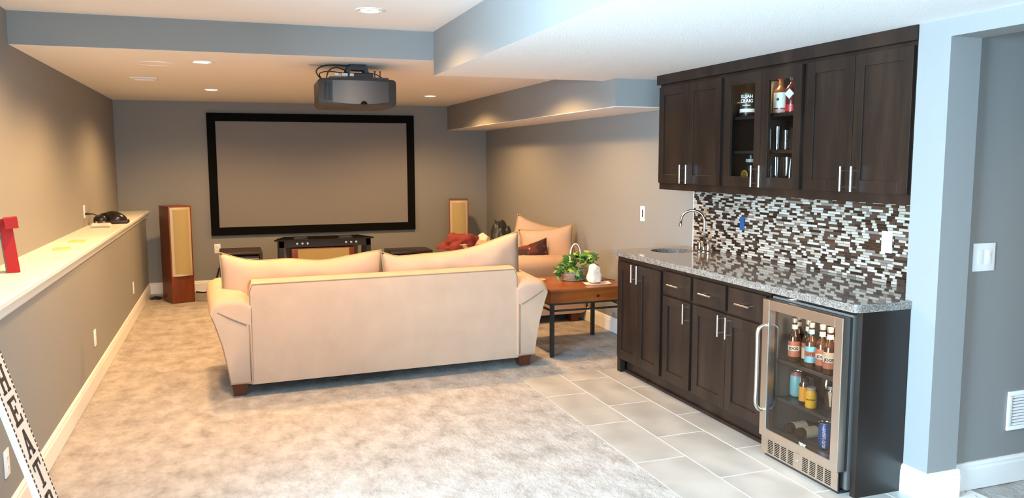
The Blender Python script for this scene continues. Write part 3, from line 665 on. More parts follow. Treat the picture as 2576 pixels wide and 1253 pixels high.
def gbody(a, b):
    th = 2*PI*a; u = -1+2*b; x = .085*u; r = (1-abs(u)**5)**.5 if abs(u) < 1 else 0
    lobe = abs(u)**2
    y = -.028*lobe; h = .020+.010*lobe; d = .030+.010*lobe
    return (x, y+d*r*math.cos(th), .024-.004*lobe+h*r*math.sin(th)*.8)
gm.grid(gbody, 20, 28); gm.obj('shell', WHP, gc, 'all')
for x, y in ((-.042, .008), (.020, -.014)): MB().lathe([(.006, 0), (.006, .010), (.010, .012), (.010, .015), (0, .014)], c=(x, y, .037), seg=14).obj('thumbstick', mat('grey_rubber', 'a9a196', .6), gc, True)
MB().lathe([(0, .0), (.013, 0), (.013, .003), (0, .003)], c=(-.018, -.012, .038), seg=14).obj('direction_pad', mat('grey_rubber', 'a9a196', .6), gc, True)
for x, y in ((.042, .018), (.052, .008), (.032, .008), (.042, -.002)): MB().lathe([(0, 0), (.004, 0), (.004, .003), (0, .004)], c=(x, y, .0375), seg=10).obj('button', mat('grey_rubber', 'a9a196', .6), gc, True)
for x in (-.05, .05): B(x-.018, x+.018, .018, .034, .026, .038, b=.005).obj('trigger', WHP, gc, True)
hd = thing('headset', 'glossy black headset with two ear cups lying on the ledge', 'headset', (-1.06, 8.30, ZL))
GLB = mat('gloss_black', (.012, .010, .010), .18)
MB().lathe([(0, 0), (.05, .003), (.062, .03), (.058, .062), (.035, .086), (0, .092)], c=(-.075, -.05, 0), seg=24, sy=.9).obj('ear_cup', GLB, hd, True)
em = MB()
def cup(a, b):
    th = 2*PI*a; ph = PI*b; return (.045+.105*math.sin(ph)*math.cos(th)*(1-.1*math.cos(th)), .03+.075*math.sin(ph)*math.sin(th), max(.022, .040-.075*math.cos(ph)*(1-.35*math.cos(th)*math.sin(ph))))
em.grid(cup, 26, 18); em.obj('ear_cup', GLB, hd, 'all')
B(-.05, .155, -.045, .10, .001, .034, b=.012).obj('cushion_pad', mat('brown_leatherette', '2a130c', .45), hd, True)
MB().tube(smooth_path([(-.08, -.03, .085), (-.04, .01, .098), (.0, .03, .085), (.03, .04, .075)], 5), .009, 8).obj('headband', GLB, hd, 'all')
cc = thing('charging_cable', 'short black cable plugged into the outlet above the ledge', 'cable', (XLU, 8.006, 1.124))
MB().lathe([(.010, .008), (.011, .03), (.009, .045), (.005, .055), (0, .055)], ax='x', seg=12).obj('plug', BLACKP, cc, True)
cable([(.05, 0, 0), (.075, .0, -.003), (.10, .08, -.025), (.105, .15, -.030), (.10, .19, -.026)], .0055, BLACKP, cc, 'cord')
# leaning THEATRE sign
sg = thing('theatre_sign', 'white THEATRE sign with dark letters leaning on the half wall', 'sign', (-.632, 3.40, .014))
sg.rotation_euler = (0, -math.atan(.262), 0)
SIGNW = mat('sign_white', 'd3cbc2', .6); SIGND = mat('sign_dark', '2b211d', .7)
B(-.022, 0, -.10, .10, 0, 1.02, b=.002).obj('board', SIGNW, sg)
dm = MB()
for s in (-1, 1):
    for k in range(48): y = s*.088; z = .012+k*.021; dm.box(.0, .0012, y-.0055, y+.0055, z, z+.0125)
dm.obj('dashed_border', SIGND, sg)['kind'] = 'stuff'
def letter(ch, w, h):
    q = []; s_ = .2*w; b = .13*h; R = lambda x0, x1, z0, z1: q.append([(x0, z0), (x1, z0), (x1, z1), (x0, z1)])
    if ch == 'T': R(.38*w, .62*w, 0, h); R(0, w, h-b, h); R(.24*w, .76*w, 0, b*.7); R(0, .12*w, h-2.2*b, h-b); R(.88*w, w, h-2.2*b, h-b)
    if ch == 'H': R(.1*w, .32*w, 0, h); R(.68*w, .9*w, 0, h); R(.32*w, .68*w, .43*h, .57*h); [R(a, a+.42*w, z, z+b*.7) for a in (0, .58*w) for z in (0, h-b*.7)]
    if ch == 'E': R(.1*w, .34*w, 0, h); R(0, w, h-b, h); R(0, w, 0, b); R(.34*w, .7*w, .43*h, .57*h); R(.88*w, w, b, 2.2*b); R(.88*w, w, h-2.2*b, h-b); R(.62*w, .72*w, .34*h, .66*h)
    if ch == 'A': q.append([(.06*w, 0), (.24*w, 0), (.56*w, h), (.40*w, h)]); q.append([(.68*w, 0), (.94*w, 0), (.62*w, h), (.40*w, h)]); R(.28*w, .72*w, .24*h, .36*h); R(0, .34*w, 0, b*.7); R(.60*w, w, 0, b*.7)
    if ch == 'R': R(.1*w, .34*w, 0, h); R(0, .75*w, h-b, h); R(.34*w, .75*w, .42*h, .42*h+b); R(.66*w, .9*w, .48*h, .94*h); q.append([(.40*w, .42*h), (.62*w, .42*h), (.95*w, 0), (.70*w, 0)]); R(0, .42*w, 0, b*.7); R(.62*w, w, 0, b*.7)
    return q
for i, ch in enumerate('THEATRE'):
    lm_ = MB(); zc = .865-i*.1315
    for pl in letter(ch, .098, .108): lm_.prism([(y-.049, z+zc) for y, z in pl], 'x', 0, .0015)
    lm_.obj('letter', SIGND, sg)
# ------------------------------------------------------------------ bar: base cabinets
XF, XD = 2.722, 2.702          # face frame front, door front
def bar_pull(parent, c, L, vertical, xf):
    """bar handle standing off a front that faces -X; c=(y,z) centre"""
    y, z = c; x = xf-.032; m = MB()
    if vertical:
        m.tube([(x, y, z-L/2), (x, y, z+L/2)], .0058, 10)
        for q in (-1, 1): m.tube([(x, y, z+q*L*.33), (xf, y, z+q*L*.33)], .0042, 8)
    else:
        m.tube([(x, y-L/2, z), (x, y+L/2, z)], .0058, 10)
        for q in (-1, 1): m.tube([(x, y+q*L*.33, z), (xf, y+q*L*.33, z)], .0042, 8)
    return m.obj('handle', NICKEL, parent, True)
def shaker(parent, y0, y1, z0, z1, xf, th=.020, rail=.062, glassy=False, handle=None, name='door'):
    x0, x1 = xf, xf+th; m = MB()
    m.box(x0, x1, y0, y0+rail, z0, z1, b=.0022).box(x0, x1, y1-rail, y1, z0, z1, b=.0022).box(x0+.0003, x1, y0+rail, y1-rail, z0, z0+rail, b=.0018).box(x0+.0003, x1, y0+rail, y1-rail, z1-rail, z1, b=.0018)
    if not glassy: m.box(x0+.009, x1-.002, y0+rail-.003, y1-rail+.003, z0+rail-.003, z1-rail+.003)
    d = m.obj(name, WOOD, parent)
    if glassy: B(x0+.009, x0+.013, y0+rail, y1-rail, z0+rail, z1-rail).obj('pane', PANE, d)
    if handle: bar_pull(d, handle, .128, True, xf)
    return d
def drawer(parent, y0, y1, z0, z1, xf, th=.02):
    d = B(xf, xf+th, y0, y1, z0, z1, b=.003).obj('drawer', WOOD, parent); bar_pull(d, ((y0+y1)/2, (z0+z1)/2-.004), .128, False, xf)
ZB0, ZB1 = .105, .888
def base_cab(label, y0, y1):
    t = thing('base_cabinet', label, 'cabinet', (0, 0, 0)); t.location = (0, 0, 0)
    m = MB(); m.box(XF, XR-.001, y0, y1, ZB0, ZB1); m.obj('body', WOOD, t); return t
b1 = base_cab('dark wood base cabinet with two full height doors below the sink', 4.634, 5.284)
shaker(b1, 4.965, 5.270, .125, .845, XD, handle=(5.003, .783)); shaker(b1, 4.650, 4.961, .125, .845, XD, handle=(4.925, .783))
b2 = base_cab('narrow dark wood base cabinet with one drawer over one door', 4.267, 4.633)
drawer(b2, 4.280, 4.612, .705, .856, XD); shaker(b2, 4.280, 4.612, .125, .690, XD, handle=(4.312, .618))
b3 = base_cab('dark wood base cabinet with two drawers over two doors beside the fridge', 3.512, 4.266)
drawer(b3, 3.906, 4.248, .705, .856, XD); drawer(b3, 3.530, 3.876, .705, .856, XD)
shaker(b3, 3.894, 4.248, .125, .690, XD, handle=(3.930, .618)); shaker(b3, 3.530, 3.890, .125, .690, XD, handle=(3.852, .618))
ep = thing('fridge_enclosure', 'black stained end panel closing the bar beside the column', 'panel', (0, 0, 0))
B(2.715, 2.999, 2.850, 2.884, .0005, ZB1, b=.001).obj('panel', mat('black_stain', '1d1613', .35), ep)
B(2.722, 3.28, 2.886, 3.511, .872, ZB1).obj('top_rail', WOOD, ep)
pf = thing('side_panel', 'dark wood side panel with foot at the far end of the bar', 'panel', (0, 0, 0))
B(2.722, XR-.018, 5.285, 5.300, .003, ZB1).obj('panel', WOOD, pf); B(2.722, 2.76, 5.25, 5.2845, .003, .104).obj('foot', WOOD, pf)
tk = thing('toe_kick', 'dark recessed toe kick with shoe moulding under the base cabinets', 'toe kick', (0, 0, 0))
B(2.775, 2.79, 3.512, 5.249, .0005, .104).obj('board', WOOD, tk); B(2.757, 2.774, 3.512, 5.249, .0005, .022, b=.004).obj('shoe_moulding', WOOD, tk)
# ------------------------------------------------------------------ granite worktop with sink and faucet
YC0, YC1, XCF, SCX, SCY, SR = 2.846, 5.315, 2.672, 3.045, 5.075, .155
ct = MB(); NH = 40; yA = 4.86; z1, z0 = ZCT, ZB1+.0005
per = []
for a, b in (((XCF, yA), (XR-.0015, yA)), ((XR-.0015, yA), (XR-.0015, YC1)), ((XR-.0015, YC1), (XCF, YC1)), ((XCF, YC1), (XCF, yA))):
    per += [(a[0]+(b[0]-a[0])*k/10, a[1]+(b[1]-a[1])*k/10) for k in range(10)]
hole = []
for x, y in per:
    a = math.atan2(y-SCY, x-SCX); hole.append((SCX+SR*math.cos(a), SCY+SR*math.sin(a)))
n = len(per)
for z in (z1, z0): ct.add([(*q, z) for q in per]+[(*q, z) for q in hole], [(i, (i+1) % n, n+(i+1) % n, n+i) for i in range(n)])
ct.add([(*q, z1) for q in hole]+[(*q, z0) for q in hole], [(i, (i+1) % n, n+(i+1) % n, n+i) for i in range(n)])
cr = .035; corner = [(XCF+cr-cr*math.sin(k*PI/12), YC0+cr-cr*math.cos(k*PI/12)) for k in range(7)][::-1]
poly = [(XCF, yA)]+corner+[(XU-.0015, YC0), (XU-.0015, 2.8885), (XR-.0015, 2.8885), (XR-.0015, yA)]
ct.add([(*q, z1) for q in poly]+[(*q, z0) for q in poly], [tuple(range(len(poly))), tuple(range(2*len(poly)-1, len(poly)-1, -1))])
out = [(XCF, YC1)]+poly+[(XR-.0015, YC1)]; k_ = len(out)
ct.add([(*q, z1) for q in out]+[(*q, z0) for q in out], [(i, (i+1) % k_, k_+(i+1) % k_, k_+i) for i in range(k_)])
cto = ct.obj('worktop', GRANITE); bm = bmesh.new(); bm.from_mesh(cto.data); bmesh.ops.remove_doubles(bm, verts=bm.verts[:], dist=1e-4); bmesh.ops.recalc_face_normals(bm, faces=bm.faces[:]); bm.to_mesh(cto.data); bm.free()
tag(cto, 'polished speckled grey granite worktop along the bar', 'countertop')
sk = thing('bar_sink', 'round undermount bar sink set into the granite', 'sink', (SCX, SCY, 0))
B(-.02, .02, -.02, .02, .70, .7005).obj('drain', NICKEL, sk)
MB().lathe([(0, .703), (.10, .703), (.148, .73), (.158, .78), (.160, ZB1-.001), (.175, ZB1-.001), (.175, ZB1-.004), (.164, ZB1-.006), (.162, .77), (.15, .72), (.10, .698), (0, .698)], seg=40).obj('bowl', mat('sink_steel', (.30, .28, .27), .35, .8, var=.5, vscale=120), sk, True)
fc = thing('bar_faucet', 'brushed gooseneck bar faucet with two lever handles', 'faucet', (3.215, 4.925, ZCT+.0005))
FN = mat('faucet_nickel', (.36, .30, .25), .2, 1)
MB().lathe([(0, 0), (.026, 0), (.026, .006), (.016, .014), (.0135, .03), (.0105, .04)], seg=20).obj('base', FN, fc, True)
P = [(0, 0, .03), (0, 0, .14), (0, 0, .222)]+[(-.062*(1-math.cos(a)), .062*.9*(1-math.cos(a)), .222+.075*math.sin(a)) for a in [PI*i/14 for i in range(1, 15)]]+[(-.126, .115, .195)]
MB().tube(P, .0088, 12).obj('spout', FN, fc, 'all'); MB().lathe([(.0105, .180), (.0115, .196), (.0095, .204)], c=(-.126, .115, 0), seg=14).obj('aerator', FN, fc, True)
for s in (-1, 1):
    MB().lathe([(0, 0), (.021, 0), (.021, .005), (.012, .012), (.0135, .035), (.010, .058), (.006, .075), (0, .08)], c=(0, s*.055, 0), seg=18).obj('lever_base', FN, fc, True)
    MB().tube(smooth_path([(0, s*.055, .072), (-.006, s*.075, .080), (-.01, s*.10, .078)], 4), .0055, 8).obj('lever', FN, fc, 'all')
# ------------------------------------------------------------------ mosaic backsplash
bs = B(XR-.003, XR-.0006, 2.8885, 5.215, ZCT+.001, 1.3705).obj('backsplash', mat('mosaic_grout', '4f463e', .8)); tag(bs, 'strip mosaic backsplash of brown, grey and cream tiles behind the bar', 'backsplash')
B(XR-.010, XR-.0006, 5.2155, 5.222, ZCT+.001, 1.3705).obj('edge_trim', TRIM, bs)
MT = [mat('mosaic_espresso', '2a1c15', .08, spec=.6), mat('mosaic_brown', '43322a', .12, spec=.6), mat('mosaic_taupe', '7a6e64', .3), mat('mosaic_cream', 'a89d8f', .35), mat('mosaic_white', 'b9b0a4', .3)]
rm_ = random.Random(3); RP = .0150; LEN = [.030, .040, .052, .070, .100]; tiles = []
nr = int((1.3705-ZCT-.002)/RP)+1
for r in range(nr):
    za = ZCT+.0015+r*RP; zb = min(za+RP-.0022, 1.370)
    if zb-za < .004: continue
    y = 2.889-rm_.random()*.05; last = -1
    while y < 5.215:
        L = rm_.choice(LEN); k = rm_.choices(range(5), [28, 20, 10, 22, 20])[0]
        for _ in range(2 if (k > 2) == (last > 2) else 0): k = k if (k > 2) != (last > 2) else rm_.choices(range(5), [28, 20, 10, 22, 20])[0]
        last = k; a, b = max(y, 2.889), min(y+L, 5.2148)
        if b-a > .006: tiles.append((a, b-.0024, za, zb, k, .0035+rm_.random()*.0035))
        y += L
tiles.sort(key=lambda q: -((q[1]-q[0])/(q[0]**2)))
mc = {}
for a, b, za, zb, k, d in tiles[:300]:
    key = (round(b-a, 4), round(zb-za, 4), k, round(d, 3))
    if key not in mc: mc[key] = B(-d, 0, 0, key[0], 0, key[1], b=0).mesh('mosaic_tile', MT[k])
    link('mosaic_tile', mc[key], bs, loc=(XR-.003, a, za))
mr = MB()
for a, b, za, zb, k, d in tiles[300:]: mr.cur = k; mr.box(XR-.003-d, XR-.003, a, b, za, zb)
mo = mr.obj('mosaic_tiles', MT, bs); mo['kind'] = 'stuff'
# blue painter's tape
tp = MB(); tp.grid(lambda a, b: (XR-.0112-.001*math.sin(b*9), 4.578+.052*a, 1.108+.088*b), 4, 8); tp.grid(lambda a, b: (XR-.0104-.001*math.sin(b*9), 4.578+.052*a, 1.108+.088*b), 4, 8)
tag(tp.obj('masking_tape', mat('blue_tape', '164a82', .6)), 'strip of blue masking tape stuck on the mosaic', 'tape')
# ------------------------------------------------------------------ upper cabinets
XUF, XUD, ZU = 3.020, 3.000, 1.371; ZUT = 2.130
def upper(label, y0, y1, open_=False):
    t = thing('wall_cabinet', label, 'cabinet', (0, 0, 0)); xb = XR-.001
    if not open_: B(XUF, xb, y0, y1, ZU, ZUT).obj('body', WOOD, t)
    else:
        m = MB(); th = .018
        m.box(XUF, xb, y0, y0+th, ZU, ZUT).box(XUF, xb, y1-th, y1, ZU, ZUT).box(XUF, xb, y0+th, y1-th, ZU, ZU+.08).box(XUF, xb, y0+th, y1-th, ZUT-.03, ZUT).box(xb-.012, xb, y0+th, y1-th, ZU+.08, ZUT-.03)
        m.obj('body', WOOD, t)
        for z in (1.625, 1.838): B(XUF+.025, xb-.013, y0+th, y1-th, z, z+.018).obj('shelf', mat('dark_shelf', '1c1613', .4), t)
    return t
u1 = upper('dark wood wall cabinet with two solid doors, farthest from the column', 4.408, 5.232)
shaker(u1, 4.832, 5.218, 1.420, 2.110, XUD, handle=(4.872, 1.488)); shaker(u1, 4.440, 4.828, 1.420, 2.110, XUD, handle=(4.790, 1.488))
u2 = upper('dark wood wall cabinet with two glass doors in the middle of the bar', 3.652, 4.407, True)
shaker(u2, 4.020, 4.392, 1.420, 2.110, XUD-.004, glassy=True, handle=(4.058, 1.488)); shaker(u2, 3.668, 4.016, 1.420, 2.110, XUD-.004, glassy=True, handle=(3.980, 1.488))
u3 = upper('dark wood wall cabinet with two wide solid doors beside the column', 2.889, 3.651)
shaker(u3, 3.279, 3.630, 1.420, 2.110, XUD, handle=(3.316, 1.488)); shaker(u3, 2.912, 3.275, 1.420, 2.110, XUD, handle=(3.240, 1.488))
cr_ = B(2.990, XR-.001, 2.889, 5.242, 2.1305, ZC1-.0005, b=.002).obj('cornice', WOOD); tag(cr_, 'flat dark wood cornice board between wall cabinets and ceiling', 'cornice')
l = bpy.data.lights.new('cabinet_fill_light', 'AREA'); l.shape = 'DISK'; l.size = .06; l.energy = .55; l.color = (1, .9, .78)  # added fill lamp that brightens the bottles behind the glass doors
lo = bpy.data.objects.new('cabinet_fill_light', l); COL.objects.link(lo); lo.parent = u2; lo.location = (3.06, 4.03, 2.094)
MB().lathe([(.032, 2.0985), (.034, 2.0995), (.034, 2.0996), (0, 2.0996)], c=(3.06, 4.03, 0), seg=16).obj('added_fill_disc', PLATE, u2)  # made-up disc fitting for the added cabinet lamp
# ---- bottles and glasses behind the glass doors
def bottle(name, label, loc, r, h, neck, m, lab=None, capm=None, cat='bottle', group=None, nh=.32, square=False):
    t = thing(name, label, cat, loc, 0, group); zb = h*(1-nh)
    MB().lathe([(0, 0), (r*.96, 0), (r, .006), (r, zb*.94), (r*.86, zb*1.03), (neck*1.2, zb*1.16), (neck, zb*1.24), (neck, h*.93), (neck*1.15, h*.935), (neck*1.15, h*.95), (0, h*.95)], seg=4 if square else 20).obj('glass_body', m, t, not square)
    if capm: MB().lathe([(neck*1.25, h*.90), (neck*1.25, h), (0, h)], seg=14).obj('cap', capm, t, True)
    for z0_, z1_, lm_ in (lab or []):
        MB().lathe([(r+.0006, z0_), (r+.0012, z0_), (r+.0012, z1_), (r+.0006, z1_)], seg=20).obj('label', lm_, t, True)
    return t
WLAB = mat('white_label', 'd6d0c4', .6); BLK = mat('black_label', (.012, .011, .01), .4); GOLD = mat('gold_label', 'b08a45', .4, .4); REDC = mat('red_wax', 'b3201c', .35); WHT = mat('print_white', 'e4e0d8', .6); DKP = mat('print_dark', '1d1714', .6)
Z3, Z2, Z1 = 1.8565, 1.6435, ZU+.0805
GRP = 'bottles in the glass cabinet'
t = bottle('whiskey_bottle', 'black whiskey bottle with white lettering on the top shelf, left door', (3.13, 4.333, Z3), .048, .235, .014, mat('dark_whiskey', (.02, .010, .006), .12), [(.02, .145, BLK)], BLK, group=GRP)
wrap_text('lettering', 'ELIJAH\nCRAIG', .028, WHT, t, .0495, .112, PI+.75); wrap_text('small_lettering', 'Small Batch', .011, WHT, t, .0495, .072, PI+.75)
MB().lathe([(.0495, .028), (.0500, .028), (.0500, .050), (.0495, .050)], seg=20).obj('white_band', WLAB, t, True)
bx_ = thing('boxed_bottle', 'tall framed presentation box on the top shelf, right door', 'box', (3.15, 4.125, Z3)); B(-.03, .04, -.05, .05, 0, .20, b=.002).obj('carton', mat('carton_brown', '4d4034', .5), bx_); B(-.0312, -.030, -.042, .042, .012, .188).obj('gold_frame', GOLD, bx_); B(-.0322, -.0312, -.036, .036, .018, .182).obj('front_panel', mat('carton_taupe', '5a4f45', .5), bx_)
t = bottle('red_cap_bottle', 'bottle with red wax neck and white label on the top shelf', (3.12, 3.997, Z3), .042, .225, .016, mat('amber_spirit', (.16, .05, .012), .1), [(.035, .125, WLAB), (.008, .028, mat('pink_label', 'b98a86', .6))], REDC, group=GRP, nh=.38)
MB().lathe([(0, -.0004), (.0085, 0), (.006, .0004)], ax='x', c=(-.0436, .012, .085), seg=12).obj('leaf_emblem', DKP, t); t.rotation_euler = (0, 0, .75)
t = bottle('diamond_bottle', 'dark bottle with white diamond label on the top shelf, far right', (3.13, 3.908, Z3), .040, .215, .014, mat('ruby_spirit', (.10, .012, .012), .1), [(.012, .05, REDC)], BLK, group=GRP)
dm_ = MB().prism([(-.026, 0), (0, -.03), (.026, 0), (0, .03)], 'x', -.0425, -.0415); dm_.xf(Matrix.Translation((0, .012, .112))); dm_.obj('diamond_label', WLAB, t); t.rotation_euler = (0, 0, .75)
t = bottle('clear_bottle', 'small clear bottle between the red neck and the diamond bottle', (3.215, 3.955, Z3), .028, .20, .011, CLEAR, [(.03, .08, WLAB)], NICKEL, group=GRP)
t = bottle('stout_bottle', 'short dark bottle with grey neck band on the bottom shelf', (3.16, 4.322, Z1), .034, .165, .015, mat('dark_glass', (.012, .009, .008), .1), [(.12, .14, mat('grey_band', '8c8680', .5))], BLK, group=GRP, nh=.42)
cn = thing('gold_coin', 'round gold medallion standing on the bottom shelf', 'medallion', (3.08, 4.285, Z1)); MB().lathe([(0, 0), (.034, 0), (.036, .003), (.034, .006), (0, .006)], ax='x', c=(0, 0, .036), seg=28).obj('disc', mat('gold_metal', 'b8933f', .35, .6), cn, True); B(.006, .03, -.015, .015, 0, .01).obj('stand', BLKP if False else BLACKP, cn); MB().lathe([(.026, -.0008), (.028, -.0008), (.028, 0), (.026, 0)], ax='x', c=(0, 0, .036), seg=28).obj('raised_ring', mat('gold_dark', '8a6a2a', .4, .6), cn)
def tumbler(label, loc, r, h, group, name='drinking_glass', stem=False):
    t = thing(name, label, 'glass', loc, 0, group)
    if stem: pr = [(0, 0), (r*.8, 0), (r*.8, .003), (.004, .008), (.004, h*.4), (r*.7, h*.52), (r, h*.75), (r*.85, h), (r*.80, h), (r*.93, h*.75), (r*.6, h*.56), (0, h*.5)]
    else: pr = [(0, 0), (r*.82, 0), (r, h), (r*.93, h), (r*.77, .012), (0, .012)]
    MB().lathe(pr, seg=20).obj('bowl', CLEAR, t, 'all' if stem else True); return t
i = 0
names = ['small stemmed glass', 'tall straight glass', 'faceted tumbler', 'slim shot glass', 'wide rocks glass', 'ribbed tumbler', 'tall pilsner glass', 'short tumbler']
spots2 = [(3.09, 4.13), (3.09, 4.05), (3.09, 3.975), (3.09, 3.90), (3.09, 3.83), (3.19, 4.12), (3.19, 4.03), (3.19, 3.94), (3.19, 3.86)]
for k, (x, y) in enumerate(spots2):
    tumbler('clear %s on middle shelf, %s row, %s' % (names[k % 8], 'front' if k < 5 else 'back', ['leftmost', 'second from left', 'third from left', 'fourth from left', 'rightmost'][k if k < 5 else (k-5 if k < 8 else 4)]), (x, y, Z2), .030 if k % 3 else .026, .115+.012*(k % 3), 'glasses on the middle shelf', stem=(k in (0, 6)))
for k, (x, y) in enumerate([(3.11, 4.10), (3.11, 4.005), (3.11, 3.90)]):
    tumbler('tall clear glass on the bottom shelf, %s' % ['beside the door stile', 'middle of three', 'largest with etched mark'][k], (x, y, Z1), .036+.008*(k == 2), .15, 'glasses on the bottom shelf')
# ------------------------------------------------------------------ beverage fridge
fg = thing('beverage_fridge', 'stainless beverage fridge with glass door built into the bar', 'fridge', (0, 0, 0))
FY0, FY1, FX = 2.900, 3.488, 2.650
zf0, zf1 = .115, .856
m = MB(); xb = 3.24
m.box(2.712, xb, FY0+.002, FY0+.03, .02, .866).box(2.712, xb, FY1-.03, FY1-.002, .02, .866).box(2.712, xb, FY0+.03, FY1-.03, .02, .13).box(2.712, xb, FY0+.03, FY1-.03, .835, .866).box(xb-.03, xb, FY0+.03, FY1-.03, .13, .835)
m.obj('body', INNER, fg)
fr = MB(); wd = .052
fr.box(FX, FX+.045, FY0, FY0+wd, zf0, zf1, b=.003).box(FX, FX+.045, FY1-wd, FY1, zf0, zf1, b=.003).box(FX+.0003, FX+.045, FY0+wd, FY1-wd, zf0, zf0+.045, b=.003).box(FX+.0003, FX+.045, FY0+wd, FY1-wd, zf1-wd, zf1, b=.003)
dr = fr.obj('door', STEEL, fg); B(FX+.046, FX+.060, FY0+.004, FY1-.004, zf0+.004, zf1-.004).obj
gm_ = MB(); gm_.box(FX+.045, FX+.060, FY0+.003, FY0+.05, zf0, zf1).box(FX+.045, FX+.060, FY1-.05, FY1-.003, zf0, zf1).box(FX+.045, FX+.060, FY0+.05, FY1-.05, zf0, zf0+.045).box(FX+.045, FX+.060, FY0+.05, FY1-.05, zf1-.05, zf1); gm_.obj('gasket', GREYD, dr)
B(FX+.010, FX+.014, FY0+wd, FY1-wd, zf0+.045, zf1-wd).obj('glass_pane', FPANE, dr)
hx = FX-.05; hy = FY1-.030
MB().tube(smooth_path([(FX, hy, .715), (FX-.028, hy, .712), (hx, hy, .685), (hx, hy, .60), (hx, hy, .40), (hx, hy, .30), (FX-.028, hy, .262), (FX, hy, .258)], 6), .0105, 12).obj('handle', STEEL, dr, 'all')
text_obj('logo', 'new', .030, WHT, dr, face_negx(FX+.0092, 3.155, .168))
# toe grille with slots
tg = MB(); gy0, gy1, gz0, gz1 = FY0+.012, FY1, .018, .108
cols = [(gy1-.055-.054*k, gy1-.055-.054*k-.042) for k in range(4)]+[(gy0+.045+.054*k+.042, gy0+.045+.054*k) for k in range(4)][::-1]
ys = [gy1]; 
for a, b in cols: ys += [a, b]
ys.append(gy0)
for k in range(0, len(ys), 2): tg.box(FX+.018, FX+.024, ys[k+1], ys[k], gz0, gz1)
for a, b in cols:
    for j in range(9): z = gz0+.006+j*.0092; tg.box(FX+.018, FX+.024, b, a, z, z+.0042)
    tg.box(FX+.018, FX+.024, b, a, gz0, gz0+.006); tg.box(FX+.018, FX+.024, b, a, gz0+.0842, gz1)
tg.obj('toe_grille', STEEL, fg); B(FX+.026, FX+.034, gy0, gy1, gz0, gz1).obj('grille_backing', BLACKV, fg)
MB().lathe([(0, -.003), (.006, -.003), (.007, 0), (0, 0)], ax='x', c=(FX+.018, 3.205, .062), seg=14).obj('lock', NICKEL, fg, True)
for k in range(3): MB().lathe([(0, -.001), (.0022, -.001), (.0022, 0)], ax='x', c=(FX+.018, 3.215-.014*k, .104), seg=8).obj('indicator', BLACKP, fg)
B(FX+.03, 3.0, FY0+.02, FY1-.02, .0005, .0175).obj('plinth', BLACKP, fg)
SH = [.531, .325, .1315]
for z in SH[:2]:
    s_ = MB(); s_.box(2.73, 3.20, FY0+.032, FY1-.032, z-.012, z-.004).box(2.725, 2.738, FY0+.032, FY1-.032, z-.016, z-.0005); s_.obj('shelf', mat('shelf_dark', (.05, .045, .042), .3), fg)
l = bpy.data.lights.new('fridge_fill_light', 'AREA'); l.shape = 'RECTANGLE'; l.size = .35; l.size_y = .05; l.energy = 4; l.color = (1, .86, .70)  # assumed lamp, added so the fridge contents show through the door
lo = bpy.data.objects.new('fridge_fill_light', l); COL.objects.link(lo); lo.parent = fg; lo.location = (2.745, 3.19, .828); lo.rotation_euler = (0, -.25, PI/2)
# contents
SAL = mat('salmon_label', 'b06a55', .55); LBL = mat('light_blue_label', '6fb6cf', .55); RLB = mat('red_label', 'a5352f', .55); CREAM = mat('cream_label', 'cbb9a0', .55)
def beer(label, x, y, body, text=None, nk=WLAB):
    t = bottle('beer_bottle', label, (x, y, SH[0]), .030, .232, .0125, BROWNG, [(.030, .062, body[0]), (.062, .088, body[1]), (.088, .112, body[2])], mat('crown_cap', 'c8c2b8', .3, .8), group='beer bottles in the fridge', nh=.40)
    MB().lathe([(.0150, .175), (.0156, .175), (.0142, .198), (.0136, .198)], seg=16).obj('neck_label', nk, t, True)
    if text: wrap_text('lettering', text, .020, DKP, t, .0318, .075, PI+.75); 
    return t
beer('brown beer bottle with red and white label, leftmost in the fridge', 2.835, 3.424, (RLB, WLAB, RLB), 'JOOS')
beer('brown beer bottle with bold JOOS label, front of the left pair', 2.768, 3.373, (SAL, WLAB, SAL), 'JOOS')
beer('brown beer bottle with round cream emblem label', 2.80, 3.306, (CREAM, CREAM, SAL))
beer('brown beer bottle with light blue labels', 2.766, 3.243, (LBL, SAL, LBL), 'LITE', LBL)
beer('brown beer bottle with salmon and white JOOS label, right of the blue one', 2.778, 3.176, (SAL, WLAB, SAL), 'JOOS')
beer('brown beer bottle with salmon label, rightmost in the fridge', 2.768, 3.110, (SAL, WLAB, CREAM), 'JOOS')
for k, y in enumerate((3.40, 3.27, 3.17, 3.07)): bottle('beer_bottle', 'brown beer bottle in the back row of the fridge, %s from the left' % ['first', 'second', 'third', 'fourth'][k], (3.03, y, SH[0]), .030, .232, .0125, BROWNG, [(.03, .11, CREAM)], mat('crown_cap', 'c8c2b8', .3, .8), group='beer bottles in the fridge', nh=.40)
def drink_can(label, loc, body, top=None, text=None, tm=WHT, h=.122, r=.033, rx=0, sz=.03):
    t = thing('drink_can', label, 'can', loc, 0, 'drink cans in the fridge')
    MB().lathe([(r*.75, 0), (r*.95, .008), (r, .014), (r, h*.84), (r*.98, h*.85)], seg=24).obj('can_body', body, t, True)
    MB().lathe([(r*.98, h*.85), (r*.97, h*.87), (r*.80, h*.965)], seg=24).obj('can_shoulder', top or body, t, True)
    MB().lathe([(r*.80, h*.965), (r*.82, h), (r*.76, h), (r*.74, h*.975), (0, h*.975)], seg=24).obj('can_lid', NICKEL, t, True)
    if text: wrap_text('lettering', text, sz, tm, t, r, h*.46, PI+.72, vertical=True)
    return t
CYAN = mat('pale_cyan_can', '7db7c0', .35); BLUE = mat('blue_can', '1f4f9a', .3, .3); YELL = mat('mustard_yellow', 'd9a51c', .5)
drink_can('pale cyan drink can with red top on the middle fridge shelf', (2.83, 3.420, SH[1]), CYAN, mat('can_red', 'a8585a', .4), h=.135)
